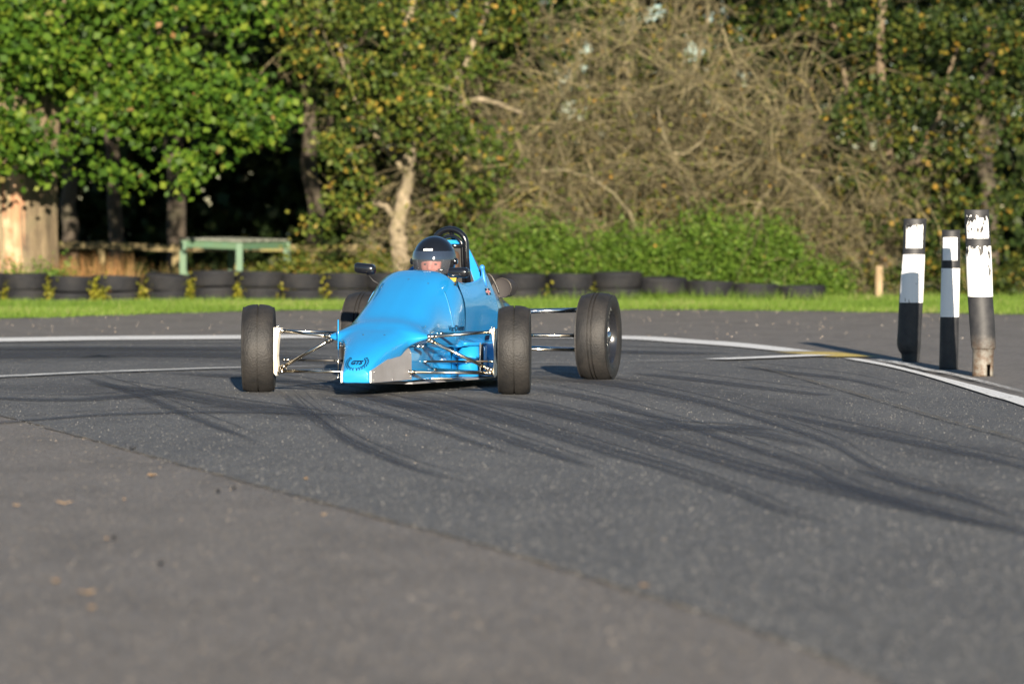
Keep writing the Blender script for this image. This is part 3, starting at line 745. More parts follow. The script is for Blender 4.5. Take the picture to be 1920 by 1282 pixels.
decal('flag_red_cross', [Vector(v) for v in ((-.5, -.07, 0), (.5, -.07, 0), (.5, .07, 0), (-.5, .07, 0), (-.06, -.5, 0), (.06, -.5, 0), (.06, .5, 0), (-.06, .5, 0))], [(0, 1, 2, 3), (4, 5, 6, 7)], M_red, bvh2, None, (-1, 0, 0), lambda v: (1.2, fy + v.x * .12, fz + v.y * .040), .0030)
# steering wheel
b = MB(); b.tube([(.12 * math.cos(a), .86 + .03 * math.sin(a), .56 + .115 * math.sin(a)) for a in [2 * math.pi * i / 28 for i in range(29)]], .012, 8, False)
b.tube([(-.11, .86, .56), (.11, .86, .56)], .009, 6); b.obj('steering_wheel', M_matt, car)
for sgn in (1, -1):
    b = MB(); b.tube([(sgn * .09, 1.42, .70), (sgn * .11, 1.27, .69), (sgn * .12, 1.16, .655), (sgn * .07, 1.08, .50)], .028, 6, True, .2); b.obj('seat_belt', M_red if sgn < 0 else M_yel, car)

# ------------------------------------------------------------------ driver
drv = empty('person', car.matrix_basis @ Vector((.0, 1.2, .11)), R(-13))
tag(drv, 'racing driver in black full face helmet and orange suit sitting in the blue car', 'person')
def skinned(name, joints, edges, m, parent, root=0, lv=2):
    me = bpy.data.meshes.new(name); me.from_pydata([j[0] for j in joints], edges, [])
    o = link(bpy.data.objects.new(name, me), parent); me.materials.append(m)
    sk = o.modifiers.new('skin', 'SKIN'); sk.use_smooth_shade = True
    for i, j in enumerate(joints):
        r_ = j[1]; me.skin_vertices[0].data[i].radius = (r_, r_) if not isinstance(r_, tuple) else r_
        me.skin_vertices[0].data[i].use_root = (i == root)
    sb = o.modifiers.new('sub', 'SUBSURF'); sb.levels = lv; sb.render_levels = lv
    return o
# local frame of the driver: origin on the seat, y backwards, z up
J = [((0, 0, .08), .12), ((0, .08, .25), .115), ((0, .10, .40), .13), ((0, .08, .50), .075), ((0, .02, .55), .055), ((0, -.04, .60), .06),
     ((.165, .06, .50), .062), ((.20, -.08, .30), .047), ((.13, -.28, .42), .036), ((.12, -.34, .455), .03),
     ((-.165, .06, .50), .062), ((-.20, -.08, .30), .047), ((-.13, -.28, .42), .036), ((-.12, -.34, .455), .03),
     ((.10, -.06, .07), .085), ((.11, -.45, .22), .062), ((.09, -.85, .06), .045), ((.09, -.92, .11), .035),
     ((-.10, -.06, .07), .085), ((-.11, -.45, .22), .062), ((-.09, -.85, .06), .045), ((-.09, -.92, .11), .035)]
E = [(0, 1), (1, 2), (2, 3), (3, 4), (4, 5), (2, 6), (6, 7), (7, 8), (8, 9), (2, 10), (10, 11), (11, 12), (12, 13), (0, 14), (14, 15), (15, 16), (16, 17), (0, 18), (18, 19), (19, 20), (20, 21)]
skinned('body', J, E, M_orange, drv, 0)
for sgn in (1, -1):        # gloved hands closed on the steering wheel rim
    jo = [((sgn * .12, -.345, .455), .020), ((sgn * .118, -.375, .47), .022)]; ed = [(0, 1)]
    for k in range(4):
        zo = .455 + .014 * k; i0 = len(jo)
        jo += [((sgn * .125, -.395, zo), .0085), ((sgn * .108, -.412, zo + .002), .008), ((sgn * .09, -.395, zo), .0075)]
        ed += [(1, i0), (i0, i0 + 1), (i0 + 1, i0 + 2)]
    i0 = len(jo); jo += [((sgn * .10, -.37, .50), .009), ((sgn * .092, -.39, .515), .008)]; ed += [(0, i0), (i0, i0 + 1)]
    skinned('glove', jo, ed, M_glovem, drv, 0, 1)
HC = Vector((.025, -.10, .672))     # helmet centre in driver frame
def hel(name, m, th0, th1, ph0, ph1, sc=1.0, port=False, parent=drv, nph=48, nth=32, rx=.136, ry=.155, rz=.152, yo=0):
    b = MB(); cols = nph; rows = nth
    for i in range(rows + 1):
        th = th0 + (th1 - th0) * i / rows
        for k in range(cols + 1):
            ph = ph0 + (ph1 - ph0) * k / cols
            x = math.sin(th) * math.sin(ph); y = -math.sin(th) * math.cos(ph); z = math.cos(th)
            low = max(0, -z)
            b.v.append(Vector((x * rx * sc * (1 - .12 * low), y * ry * sc * (1 - .06 * low) + (-.018 * low if y < 0 else 0) + yo, z * rz * sc)) + HC)
    for i in range(rows):
        for k in range(cols):
            th = th0 + (th1 - th0) * (i + .5) / rows; ph = ph0 + (ph1 - ph0) * (k + .5) / cols
            if port:
                pz = math.cos(th); px_ = math.sin(th) * math.sin(ph)
                if math.cos(ph) > 0 and abs(px_) < .60 and -.62 + .62 * abs(px_) ** 1.3 < pz < .22: continue
            a = i * (cols + 1) + k; b.f.append((a, a + 1, a + cols + 2, a + cols + 1))
    return b.obj(name, m, parent)
hm = hel('helmet', M_black, 0.02, R(148), -math.pi, math.pi, 1.0, True)
so = hm.modifiers.new('thick', 'SOLIDIFY'); so.thickness = .016; so.offset = -1
vz = hel('visor', M_visor, R(74), R(122), -R(62), R(62), 1.018, False, hm, 32, 14)
vs_ = hel('visor_strip', M_tint, R(68), R(88), -R(78), R(78), 1.022, False, hm, 32, 5)
for sgn in (1, -1):
    b = MB(); b.lathe([(sgn * .150, .001), (sgn * .150, .015), (sgn * .142, .021), (sgn * .120, .022)], 20, 'x', HC + Vector((0, -.01, -.005)))
    b.obj('visor_pivot', M_black, hm)
st = hel('helmet_sticker', M_white, R(61.5), R(66.5), -R(17), R(11), 1.012, False, hm, 12, 2)
b = MB()
for sgn in (1, -1):
    b.tube([HC + Vector((sgn * .040, -.150, -.098)), HC + Vector((sgn * .075, -.132, -.086))], .0045, 6)
    b.tube([HC + Vector((sgn * .070, -.136, -.062)), HC + Vector((sgn * .092, -.118, -.048))], .0040, 6)
each(b, 'chin_vent', M_chrome, hm)
# head with a face inside the helmet
b = MB(); n_, m_ = 40, 34
for i in range(m_ + 1):
    th = math.pi * i / m_
    for k in range(n_):
        ph = 2 * math.pi * k / n_ - math.pi
        x = math.sin(th) * math.sin(ph); y = -math.sin(th) * math.cos(ph); z = math.cos(th)
        p_ = Vector((x * .083, y * .105, z * .118))
        if y < 0:
            f = -y
            nose_ = math.exp(-(p_.x / .013) ** 2) * (math.exp(-((z + .20) / .13) ** 2) * .024 + math.exp(-((z + .02) / .16) ** 2) * .010)
            eye_ = sum(math.exp(-((p_.x - q) / .016) ** 2 - ((z - .04) / .09) ** 2) for q in (-.033, .033)) * -.010
            brow = math.exp(-((z - .20) / .07) ** 2) * math.exp(-(p_.x / .06) ** 2) * .006
            mouth = math.exp(-((z + .48) / .05) ** 2) * math.exp(-(p_.x / .03) ** 2) * -.004
            cheek = sum(math.exp(-((p_.x - q) / .022) ** 2 - ((z + .22) / .14) ** 2) for q in (-.045, .045)) * .006
            p_.y -= (nose_ + eye_ + brow + mouth + cheek) * min(1, f * 1.4)
        b.v.append(p_ + HC + Vector((0, -.012, -.028)))
for i in range(m_):
    for k in range(n_):
        a, c = i * n_ + k, i * n_ + (k + 1) % n_; b.f.append((a, c, c + n_, a + n_))
hd = b.obj('head', M_skin, drv)
for sgn in (1, -1):
    b = MB(); b.ball(HC + Vector((sgn * .033, -.103, -.023)), (.011, .006, .0048), 12, 8); b.obj('eye', M_eye, hd)
    b = MB(); b.tube([HC + Vector((sgn * .015, -.121, -.004)), HC + Vector((sgn * .035, -.119, 0)), HC + Vector((sgn * .052, -.106, -.004))], .0018, 5); b.obj('eyebrow', M_brown, hd)
b = MB(); b.tube([HC + Vector((x, -.050 - .05 * math.cos(x * 10), -.135)) for x in (-.08, -.04, 0, .04, .08)], .012, 6); b.obj('chin_strap', M_matt, hm)

# ------------------------------------------------------------------ bollards
def paint_wear(name, seed, amt, white=(.80, .80, .79), base=0.0):
    m, n, l, b = mat(name)
    uv = n.new('ShaderNodeUVMap'); uv.uv_map = 'UVMap'
    mp = n.new('ShaderNodeMapping'); mp.inputs['Location'].default_value = (seed, seed * 2.3, 0); mp.inputs['Scale'].default_value = (4.2, 2.0, 1); l.new(uv.outputs[0], mp.inputs['Vector'])
    t = n.new('ShaderNodeTexNoise'); t.inputs['Scale'].default_value = 1.3; t.inputs['Detail'].default_value = 7; t.inputs['Roughness'].default_value = .62; l.new(mp.outputs[0], t.inputs['Vector'])
    sp = n.new('ShaderNodeSeparateXYZ'); l.new(uv.outputs[0], sp.inputs[0])
    pw = n.new('ShaderNodeMath'); pw.operation = 'POWER'; l.new(sp.outputs['Y'], pw.inputs[0]); pw.inputs[1].default_value = 3.0
    ml = n.new('ShaderNodeMath'); ml.operation = 'MULTIPLY_ADD'; l.new(pw.outputs[0], ml.inputs[0]); ml.inputs[1].default_value = amt; l.new(t.outputs['Fac'], ml.inputs[2])
    c = ramp(n, l, ml.outputs[0], .655 - base, .672 - base, white, (.012, .012, .014))
    l.new(c, b.inputs['Base Color']); b.inputs['Roughness'].default_value = .55
    return m
def boll_mat(name, dirty):
    m, n, l, b = mat(name)
    tc = n.new('ShaderNodeTexCoord'); sp = n.new('ShaderNodeSeparateXYZ'); l.new(tc.outputs['Object'], sp.inputs[0])
    nz = noise(n, l, tc.outputs['Object'], 14, 5, .7)
    c = ramp(n, l, nz, .35, .75, (.012, .013, .016), (.034, .034, .036))
    ad = n.new('ShaderNodeMath'); ad.operation = 'MULTIPLY_ADD'; l.new(nz, ad.inputs[0]); ad.inputs[1].default_value = -.16; l.new(sp.outputs['Z'], ad.inputs[2])
    f = ramp(n, l, ad.outputs[0], .02, .20 if dirty else .03, (1, 1, 1), (0, 0, 0))
    rust = ramp(n, l, noise(n, l, tc.outputs['Object'], 22, 4, .7), .4, .6, (.085, .055, .035), (.15, .14, .12))
    c = mixc(n, l, f if dirty else .0, c, rust)
    l.new(c, b.inputs['Base Color']); b.inputs['Roughness'].default_value = .6
    return m
M_b0 = boll_mat('black_rubber', False); M_b1 = boll_mat('muddy_rubber', True)
def bollard(rows, bands, m, wear, label, notch=False):
    xb = (rows[-1][1] + rows[-1][2]) / 2; base = G(xb, rows[-1][0]); s = FPX / base.y
    e = empty('bollard', base); tag(e, label, 'bollard', 'marker bollards at the track edge')
    rr = cr([((rows[-1][0] - y) / s, ((a + b_) / 2 - xb) / s, (b_ - a) / 2 / s) for y, a, b_ in rows][::-1], 8)
    n_ = 40; vs, fs = [], []
    def at(z):
        for i in range(len(rr) - 1):
            if rr[i][0] <= z <= rr[i + 1][0] + 1e-9:
                t = (z - rr[i][0]) / max(1e-9, rr[i + 1][0] - rr[i][0]); return rr[i][1] + (rr[i + 1][1] - rr[i][1]) * t, rr[i][2] + (rr[i + 1][2] - rr[i][2]) * t
        return rr[-1][1], rr[-1][2]
    for z, cx, rx in rr:
        for k in range(n_):
            a = 2 * math.pi * k / n_; vs.append((cx + rx * math.cos(a), rx * .92 * math.sin(a), z))
    for i in range(len(rr) - 1):
        for k in range(n_):
            a = 2 * math.pi * (k + .5) / n_
            if notch and rr[i][0] < .055 and -R(75) < (a - 2 * math.pi) < -R(48): continue
            q, c = i * n_ + k, i * n_ + (k + 1) % n_; fs.append((q, c, c + n_, q + n_))
    o = mesh_obj('tube', vs, fs, m, e, True); so = o.modifiers.new('thick', 'SOLIDIFY'); so.thickness = .012; so.offset = -1
    for bi, (y0, y1, a0, a1) in enumerate(bands):      # y0 upper edge, y1 lower edge, angles from the front
        z1, z0 = (rows[-1][0] - y0) / s, (rows[-1][0] - y1) / s
        vs, fs, uvs = [], [], []
        NA, NZ = 24, 10
        for i in range(NZ + 1):
            z = z0 + (z1 - z0) * i / NZ; cx, rx = at(z)
            for k in range(NA + 1):
                a = -math.pi / 2 + R(a0) + R(a1 - a0) * k / NA; vs.append((cx + (rx + .002) * math.cos(a), (rx * .92 + .002) * math.sin(a), z)); uvs.append((k / NA, i / NZ))
        for i in range(NZ):
            for k in range(NA): q = i * (NA + 1) + k; fs.append((q, q + 1, q + NA + 2, q + NA + 1))
        bo = mesh_obj('reflective_band', vs, fs, wear[bi], e, True)
        ul = bo.data.uv_layers.new(name='UVMap')
        for li, lp in enumerate(bo.data.loops): ul.data[li].uv = uvs[lp.vertex_index]
    return e
bollard([(410, 1694, 1737), (440, 1693.5, 1735.5), (465, 1693, 1734.5), (510, 1689, 1733), (560, 1686, 1731), (615, 1683.5, 1728), (642, 1682, 1727), (656, 1685, 1726), (664, 1690, 1725.5), (678, 1691, 1724)],
        [(419, 465, -52, 42), (477, 567, -72, 72)], M_b0, [paint_wear('chipped_white_a', 1.7, .22), paint_wear('scuffed_white_a', 4.2, .02, base=.015)],
        'dented black bollard with two white bands, shaded lower right, furthest left of the three')
bollard([(431, 1766, 1800), (490, 1765, 1800), (545, 1764, 1799), (595, 1763, 1798), (650, 1762, 1797.5), (692, 1761, 1797)],
        [(445, 488, -62, 38), (503, 594, -78, 78)], M_b0, [paint_wear('clean_white_b', 7.7, -.02), paint_wear('scuffed_white_b', 9.1, -.01)],
        'slim short bollard with clean white bands standing between the two others')
bollard([(393, 1808, 1853.5), (430, 1809, 1856), (460, 1810.5, 1857.5), (510, 1812, 1860), (555, 1814.5, 1861.5), (600, 1817.5, 1865), (640, 1820.5, 1867), (652, 1822, 1867), (660, 1824, 1864), (705, 1823, 1863)],
        [(403, 447, -62, 55), (461, 556, -80, 80)], M_b1, [paint_wear('flaking_white_c', 2.9, .16, base=.10), paint_wear('flaking_white_c2', 12.4, .20, base=.0)],
        'tallest bollard with flaking white bands and a muddy split base', True)

# ------------------------------------------------------------------ tyre barrier
def make_tyre():
    b = MB(); r, h = .295, .096
    prof = [(-h * .75, r * .60), (-h * .98, r * .72), (-h, r * .84), (-h * .90, r * .93)]
    for i in range(-5, 6):
        u = i / 5 * .78
        prof += [(u * h - .008, r - .012 * u * u), (u * h - .0065, r - .010 - .012 * u * u)] if i > -5 else []
        prof += [(u * h + .004, r - .010 - .012 * u * u), (u * h + .0055, r - .012 * u * u)] if i < 5 else []
    prof += [(h * .90, r * .93), (h, r * .84), (h * .98, r * .72), (h * .75, r * .60), (h * .55, r * .62), (0, r * .93), (-h * .55, r * .62), (-h * .75, r * .60)]
    b.lathe(prof, 40, 'z', (0, 0, h)); b.f = b.f[:]
    me = bpy.data.meshes.new('barrier_tyre'); me.from_pydata([tuple(v) for v in b.v], [], b.f); me.shade_smooth(); me.materials.append(M_oldtyre)
    bm = bmesh.new(); bm.from_mesh(me); bmesh.ops.recalc_face_normals(bm, faces=bm.faces); bm.to_mesh(me); bm.free()
    try: me.set_sharp_from_angle(angle=R(35))
    except Exception: pass
    return me
tyre_me = make_tyre()
stacks = [  # centre column, row of the top edge, phrase
 (-30, 512, 'standing before the left flank of the split trunk'),
 (50, 513, 'in front of the thick split trunk'), (132, 518, 'just right of the thick split trunk'), (224, 517, 'with the upper tyre pushed askew, beside yellow weeds'),
 (315, 515, 'just left of the green table'), (403, 508, 'under the left half of the green table'), (488, 509, 'under the right half of the green table'),
 (569, 513, 'just right of the green table'), (650, 512, 'left of the blue car'), (732, 512, 'behind the nose of the blue car'), (815, 512, 'behind the driver'), (898, 513, 'behind the engine cover of the blue car'),
 (979, 513, 'first to the right of the blue car'), (1073, 513, 'second to the right of the blue car'), (1158, 510, 'tallest of those right of the blue car')]
def put_tyre(px_, z_, rx, ry, lab):
    o = link(bpy.data.objects.new('tyre', tyre_me)); X_ = P(px_, 401, 55.2).x
    o.location = (X_, 55.2 + random.uniform(-.04, .04), z_); o.rotation_euler = (rx, ry, random.uniform(0, 6))
    k_ = 1.06 + random.uniform(-.03, .03); o.scale = (k_, k_, 1.0)
    tag(o, lab, 'tyre', 'old tyres stacked as a barrier'); return o
for cx, top, phrase in stacks:
    ztop = CAM_H - (top - HOR) * 54.95 / FPX
    for lev in (0, 1):
        tilt = random.uniform(-.025, .025)
        if cx == 315 and lev: tilt = -.10
        if cx == 224 and lev: tilt = .05
        put_tyre(cx + random.uniform(-3, 3) + (-9 if cx == 224 and lev else 0), ztop - .193 * (2 - lev) - (0 if lev else .004), random.uniform(-.02, .02), tilt, ('upper' if lev else 'lower') + ' black tyre of the stack ' + phrase)
for cx, top, phrase in ((1242, 520, 'half sunk in the grass, right of the last full stack'), (1331, 527, 'low in the grass below the green bank'), (1416, 532, 'almost hidden in the long grass'), (1503, 535, 'furthest right and nearly buried in grass')):
    put_tyre(cx, CAM_H - (top - HOR) * 54.95 / FPX - .193, random.uniform(-.04, .04), random.uniform(-.07, .07), 'black tyre ' + phrase)

# ------------------------------------------------------------------ leaves and trees
def leaf_mesh(name, C, size, m, rng, parent=None, wide=.8, up=.5, face=.5, tint=None, droop=0, cols=None, face_dir=(0, -1, 0)):
    N = len(C); C = np.asarray(C, float)
    nrm = rng.normal(size=(N, 3)); nrm /= np.linalg.norm(nrm, axis=1)[:, None]
    nrm += np.array([0, 0, 1]) * up + np.array(face_dir) * face; nrm /= np.linalg.norm(nrm, axis=1)[:, None]
    t = rng.normal(size=(N, 3)); t[:, 2] -= droop
    t -= nrm * (t * nrm).sum(1)[:, None]; t /= np.linalg.norm(t, axis=1)[:, None]
    u = np.cross(nrm, t); s = (size * rng.uniform(.6, 1.3, N))[:, None]
    a = C - t * s * .5; b_ = C + u * s * .5 * wide + nrm * s * .10; c = C + t * s * .5; d = C - u * s * .5 * wide + nrm * s * .10
    V = np.stack([a, b_, c, d], 1).reshape(-1, 3)
    Q = np.arange(N * 4).reshape(-1, 4)
    if tint is None: tint = rng.uniform(0, 1, N)
    return fast_mesh(name, V, Q, m, np.clip(tint, 0, 1), parent)
def clump(rng, c, r, n, spray=.16, per=14, shell=.45):
    k = max(1, n // per); d = rng.normal(size=(k, 3)); d /= np.linalg.norm(d, axis=1)[:, None]
    rad = rng.uniform(0, 1, k) ** shell
    sc = np.array(c) + d * rad[:, None] * np.array(r)
    pts = np.repeat(sc, per, 0) + rng.normal(size=(k * per, 3)) * spray * np.array([1, 1, .7])
    tb = np.repeat(rng.normal(0, .13, k), per)
    return pts, tb
def crown(name, lobes, m, rng, size, dens, parent, spray=.16, per=14, up=.5, face=.5, droop=0, depth=.9, tmean=.45, tsd=.22, extra=None, spots=.06, shrink=1.0, jit=0.0):
    A, T = [], []
    for px, py, rx, ry, d in [(q_[0], q_[1], q_[2] * shrink, q_[3] * shrink, q_[4] + float(rng.normal(0, jit))) for q_ in lobes]:
        c = P(px, py, d); s = d / FPX; r = (rx * s, max(.35, min(rx, ry) * s * 1.1) * depth, ry * s)
        n = int(dens * (rx * s) * (ry * s) * 3.2) + 30
        p_, tb = clump(rng, c, r, n, spray, per); A.append(p_); T.append(tb)
    for c, r, n in (extra or []):
        p_, tb = clump(rng, c, r, n, spray * 1.6, per); A.append(p_); T.append(tb)
    A = np.concatenate(A); T = np.concatenate(T); ok = A[:, 2] > .03; A, T = A[ok], T[ok]
    t = np.clip(tmean + T + rng.normal(0, tsd, len(A)), 0, .9); sp = rng.uniform(0, 1, len(A)) < spots; t[sp] = rng.uniform(.9, 1, sp.sum())
    return leaf_mesh(name, A, size, m, rng, parent, up=up, face=face, tint=t, droop=droop)
def limb(mb, pts, r0, r1, n=9, wob=.0, rng=None, k=5):
    p_ = cr([tuple(q) for q in pts], k); m_ = len(p_)
    if wob and rng is not None: p_ = [tuple(np.array(q) + rng.normal(size=3) * wob) for q in p_]
    mb.tube(p_, [r0 + (r1 - r0) * i / (m_ - 1) for i in range(m_)], n)
rng = np.random.default_rng(5)

# big maple on the left
mp = empty('maple_tree', (P(17, 401, 57).x, 57.0, 0)); O = mp.location.copy()
tag(mp, 'large maple with thick split pale trunk and dense bright green crown', 'tree')
def rel(objs, origin):
    for o in objs:
        o.location = -origin
tr = MB(); pts = []; NR, NS = 30, 48
for i in range(NR + 1):
    z = -.05 + 3.0 * i / NR
    flare = 1 + .25 * math.exp(-z / .25)
    for k in range(NS):
        a = 2 * math.pi * k / NS
        rr = (.585 - .03 * z + .02 * z * z) * flare * (1 + .045 * math.sin(5 * a + .6) + .03 * math.sin(11 * a + z) + .012 * math.sin(23 * a + 2 * z))
        tr.v.append(Vector((rr * math.cos(a), rr * math.sin(a), z)))
for i in range(NR):
    for k in range(NS): a, c = i * NS + k, i * NS + (k + 1) % NS; tr.f.append((a, c, c + NS, a + NS))
limb(tr, [(0, 0, 2.6), (-.6, .1, 3.6), (-1.4, 0, 5.0), (-2.0, -.6, 7)], .36, .08, 9, .02, rng)
limb(tr, [(.1, 0, 2.6), (.5, .2, 4.0), (.9, .1, 6.0), (1.2, 0, 8.2)], .38, .07, 9, .02, rng)
limb(tr, [(.2, .1, 2.5), (1.1, .3, 3.0), (2.0, .3, 3.3), (3.0, .2, 3.4)], .20, .05, 8, .02, rng)
limb(tr, [(0, .2, 2.5), (.5, .5, 3.0), (1.0, .4, 3.2)], .16, .04, 8, .02, rng)
tro = tr.obj('trunk', M_bark_pale, mp)
hv = MB(); NS2 = 26
for i in range(NR + 1):
    z = .0 + 2.1 * i / NR
    for k in range(NS2 + 1):
        a = -math.pi / 2 - R(45) + R(72) * k / NS2; flare = 1 + .25 * math.exp(-z / .25)
        rr = (.585 - .03 * z + .02 * z * z) * flare * (1 + .045 * math.sin(5 * a + .6) + .03 * math.sin(11 * a + z)) + .014 + (.030 * math.sin(k * .62 + 1.1 * math.sin(z * 1.7)) + .018 * math.sin(k * 1.37 + z * 1.9 + 2) + .010 * math.sin(k * 2.9 + z * 5)) * (1 if 0 < k < NS2 else 0)
        if k in (0, NS2): rr -= .05
        hv.v.append(Vector((rr * math.cos(a), rr * math.sin(a), z)))
for i in range(NR):
    for k in range(NS2): a = i * (NS2 + 1) + k; hv.f.append((a, a + 1, a + NS2 + 2, a + NS2 + 1))
hv.obj('split_bark', M_heart, tro)
maple_lobes = [(520, 215, 26, 55, 55.7), (490, 250, 34, 40, 55.5), (330, 100, 60, 30, 55.8), (20, 150, 60, 30, 56), (110, 170, 50, 30, 55.5), (440, 130, 40, 25, 56), (0, 30, 90, 60, 55.6), (60, 110, 60, 50, 55.2), (-80, 60, 150, 120, 56), (70, 50, 130, 85, 56), (230, 45, 130, 70, 55.6), (370, 20, 110, 45, 56), (470, 35, 50, 35, 56.3), (180, 130, 110, 60, 55.4), (290, 170, 110, 60, 55.2), (390, 175, 75, 50, 55.5),
  (460, 190, 60, 45, 55.8), (430, 250, 70, 38, 55.4), (300, 235, 90, 42, 55.2), (180, 215, 70, 45, 55.2), (30, 245, 75, 50, 55.2), (60, 290, 60, 36, 55), (150, 275, 45, 25, 55), (360, 300, 45, 30, 55), (345, 340, 28, 22, 55),
  (210, 330, 38, 26, 55.8), (-60, 230, 90, 80, 55), (110, 100, 60, 40, 55.3), (245, 350, 20, 14, 55.8), (-40, 320, 50, 30, 55), (90, 318, 40, 16, 55)]
up_lobes = [((-6.5, 57, 5.2), (2.2, 2.4, 1.4), 4200), ((-3.6, 57.4, 5.2), (1.6, 2.2, 1.3), 3400), ((-6.5, 58, 7.6), (2.6, 2.6, 1.5), 3600), ((-3.8, 58.4, 7.4), (1.8, 2.2, 1.5), 2600), ((-8.8, 57, 3.8), (1.6, 2.4, 1.6), 2400), ((-5.2, 58.5, 9.6), (2.4, 2.2, 1.3), 2400)]
cw = crown('crown', maple_lobes, M_maple, rng, .108, 700, mp, .14, 22, .5, .75, .5, 1.3, .43, .23, up_lobes, .03, .94, .3); rel([cw], O)

def twig_system(rng, base, stems, spread, height, lens, nsub, ntw, rads, lean=(0, 0, 0), droop=.35, yflat=.7):
    """returns list of polylines with radii: stems, branches, twigs"""
    out = []
    def grow(p, d, L, r0, r1, seg, curl, down):
        pts = [np.array(p, float)]; d = d / np.linalg.norm(d)
        for i in range(seg):
            d = d + rng.normal(size=3) * curl + np.array([0, 0, -down]); d /= np.linalg.norm(d)
            q = pts[-1] + d * L / seg
            if q[2] < .06: q[2] = .06; d[2] = abs(d[2])
            pts.append(q)
        out.append((pts, r0, r1)); return pts
    for _ in range(stems):
        b0 = np.array(base) + np.array([rng.normal() * spread, rng.normal() * spread * yflat, 0]); b0[2] = .02
        ang = rng.uniform(0, 2 * math.pi); out_ = rng.uniform(.15, 1.15)
        d = np.array([math.cos(ang) * out_, math.sin(ang) * out_ * yflat - .1, 1.0]) + np.array(lean)
        L = height * rng.uniform(.75, 1.2)
        P1 = grow(b0, d, L, rads[0], rads[1], 9, .13, droop * .18)
        for _ in range(nsub):
            i = rng.integers(2, len(P1)); ax = P1[i] - P1[i - 1]; ax = ax / np.linalg.norm(ax)
            d2 = ax * .6 + rng.normal(size=3) * .62 + np.array([0, -.1, 0])
            P2 = grow(P1[i], d2, lens[0] * rng.uniform(.6, 1.3), rads[1] * .8, rads[2], 6, .18, droop * .22)
            for _ in range(ntw):
                j = rng.integers(1, len(P2)); ax2 = P2[j] - P2[j - 1]; ax2 = ax2 / np.linalg.norm(ax2)
                grow(P2[j], ax2 * .7 + rng.normal(size=3) * .55, lens[1] * rng.uniform(.5, 1.4), rads[2], rads[3], 4, .2, droop * .2)
    return out
def twig_mesh(name, lines, m, rng, parent=None):
    V, Q, T = [], [], []; base = 0; cache = {}
    tri = [(math.cos(a), math.sin(a)) for a in (0, 2.1, 4.2)]
    for pts, r0, r1 in lines:
        n = len(pts); A = np.array(pts); t = np.gradient(A, axis=0); t /= np.linalg.norm(t, axis=1)[:, None] + 1e-9
        ref = np.where(np.abs(t[:, 2:3]) < .9, np.array([[0, 0, 1.0]]), np.array([[1.0, 0, 0]])); u = np.cross(t, ref); u /= np.linalg.norm(u, axis=1)[:, None]; w_ = np.cross(u, t)
        r = np.linspace(r0, r1, n)[:, None]
        ring = np.stack([A + (u * c + w_ * s_) * r for c, s_ in tri], 1).reshape(-1, 3); V.append(ring)
        if n not in cache: cache[n] = np.array([(i * 3 + k, i * 3 + (k + 1) % 3, (i + 1) * 3 + (k + 1) % 3, (i + 1) * 3 + k) for i in range(n - 1) for k in range(3)])
        Q.append(cache[n] + base); base += n * 3
        T.append(np.clip(np.full(len(cache[n]), rng.beta(2, 2.4)) + rng.normal(0, .08, len(cache[n])), 0, 1))
    return fast_mesh(name, np.concatenate(V), np.concatenate(Q), m, np.concatenate(T), parent)

# autumn tree in the middle
O = Vector((P(752, 401, 58).x, 58.0, 0)); at_ = empty('autumn_tree', O)
tag(at_, 'tree with crooked pale trunk behind the driver and green leaves speckled with orange', 'tree')
tr = MB(); q = lambda x, y, d=58.0: P(x, y, d) - O
limb(tr, [q(756, 562), q(752, 500), q(748, 450), q(745, 415), q(758, 375), q(766, 325), q(772, 260), q(775, 200)], .135, .06, 10, .012, rng)
limb(tr, [q(775, 200), q(760, 80), q(790, -60), q(760, -300)], .055, .04, 8, .02, rng)
limb(tr, [q(770, 260), q(820, 190), q(880, 100), q(930, -60), q(960, -300)], .045, .03, 8, .02, rng)
limb(tr, [q(766, 330), q(700, 250), q(650, 140), q(620, -20)], .036, .02, 8, .02, rng)
limb(tr, [q(775, 230), q(850, 205), q(885, 188), q(925, 192), q(985, 215)], .05, .028, 8, .0, rng)
limb(tr, [q(740, 440), q(735, 400), q(700, 380), q(660, 400)], .05, .02, 7, .01, rng)
tr.obj('trunk', M_bark_birch, at_)
mid_lobes = [(770, 250, 45, 42, 56.8), (765, 190, 50, 35, 56.8), (815, 300, 35, 30, 57), (560, 30, 70, 45, 57.2), (650, 40, 85, 60, 57), (760, 50, 100, 70, 57), (870, 50, 90, 65, 57.4), (960, 30, 60, 50, 58), (600, 110, 55, 40, 57.2), (690, 140, 80, 50, 56.8), (800, 150, 90, 55, 57), (900, 130, 70, 45, 57.6), (640, 205, 45, 40, 57),
  (730, 215, 60, 40, 57), (830, 215, 55, 40, 57.2), (650, 300, 50, 40, 56.8), (680, 335, 42, 36, 56.8), (640, 370, 42, 36, 56.6), (665, 405, 40, 30, 56.8), (610, 425, 40, 25, 56.8), (860, 255, 65, 35, 56.8), (930, 280, 75, 40, 57), (850, 320, 60, 40, 57), (850, 385, 42, 34, 57), (900, 350, 55, 40, 57.2), (620, 260, 35, 35, 57.2), (560, 90, 30, 40, 57.6)]
up2 = [((-1.8, 58.4, 5.0), (2.0, 2.0, 1.3), 3600), ((.5, 58.8, 5.0), (1.5, 1.8, 1.2), 2600), ((-1.5, 59, 7.2), (2.2, 2.2, 1.4), 3000), ((-1.5, 59, 9.2), (1.8, 1.8, 1.2), 1800)]
cw = crown('crown', mid_lobes, M_mid, rng, .080, 800, at_, .12, 18, .35, .6, 1.6, 1.0, .47, .17, up2, .025, .86, .35); rel([cw], O)

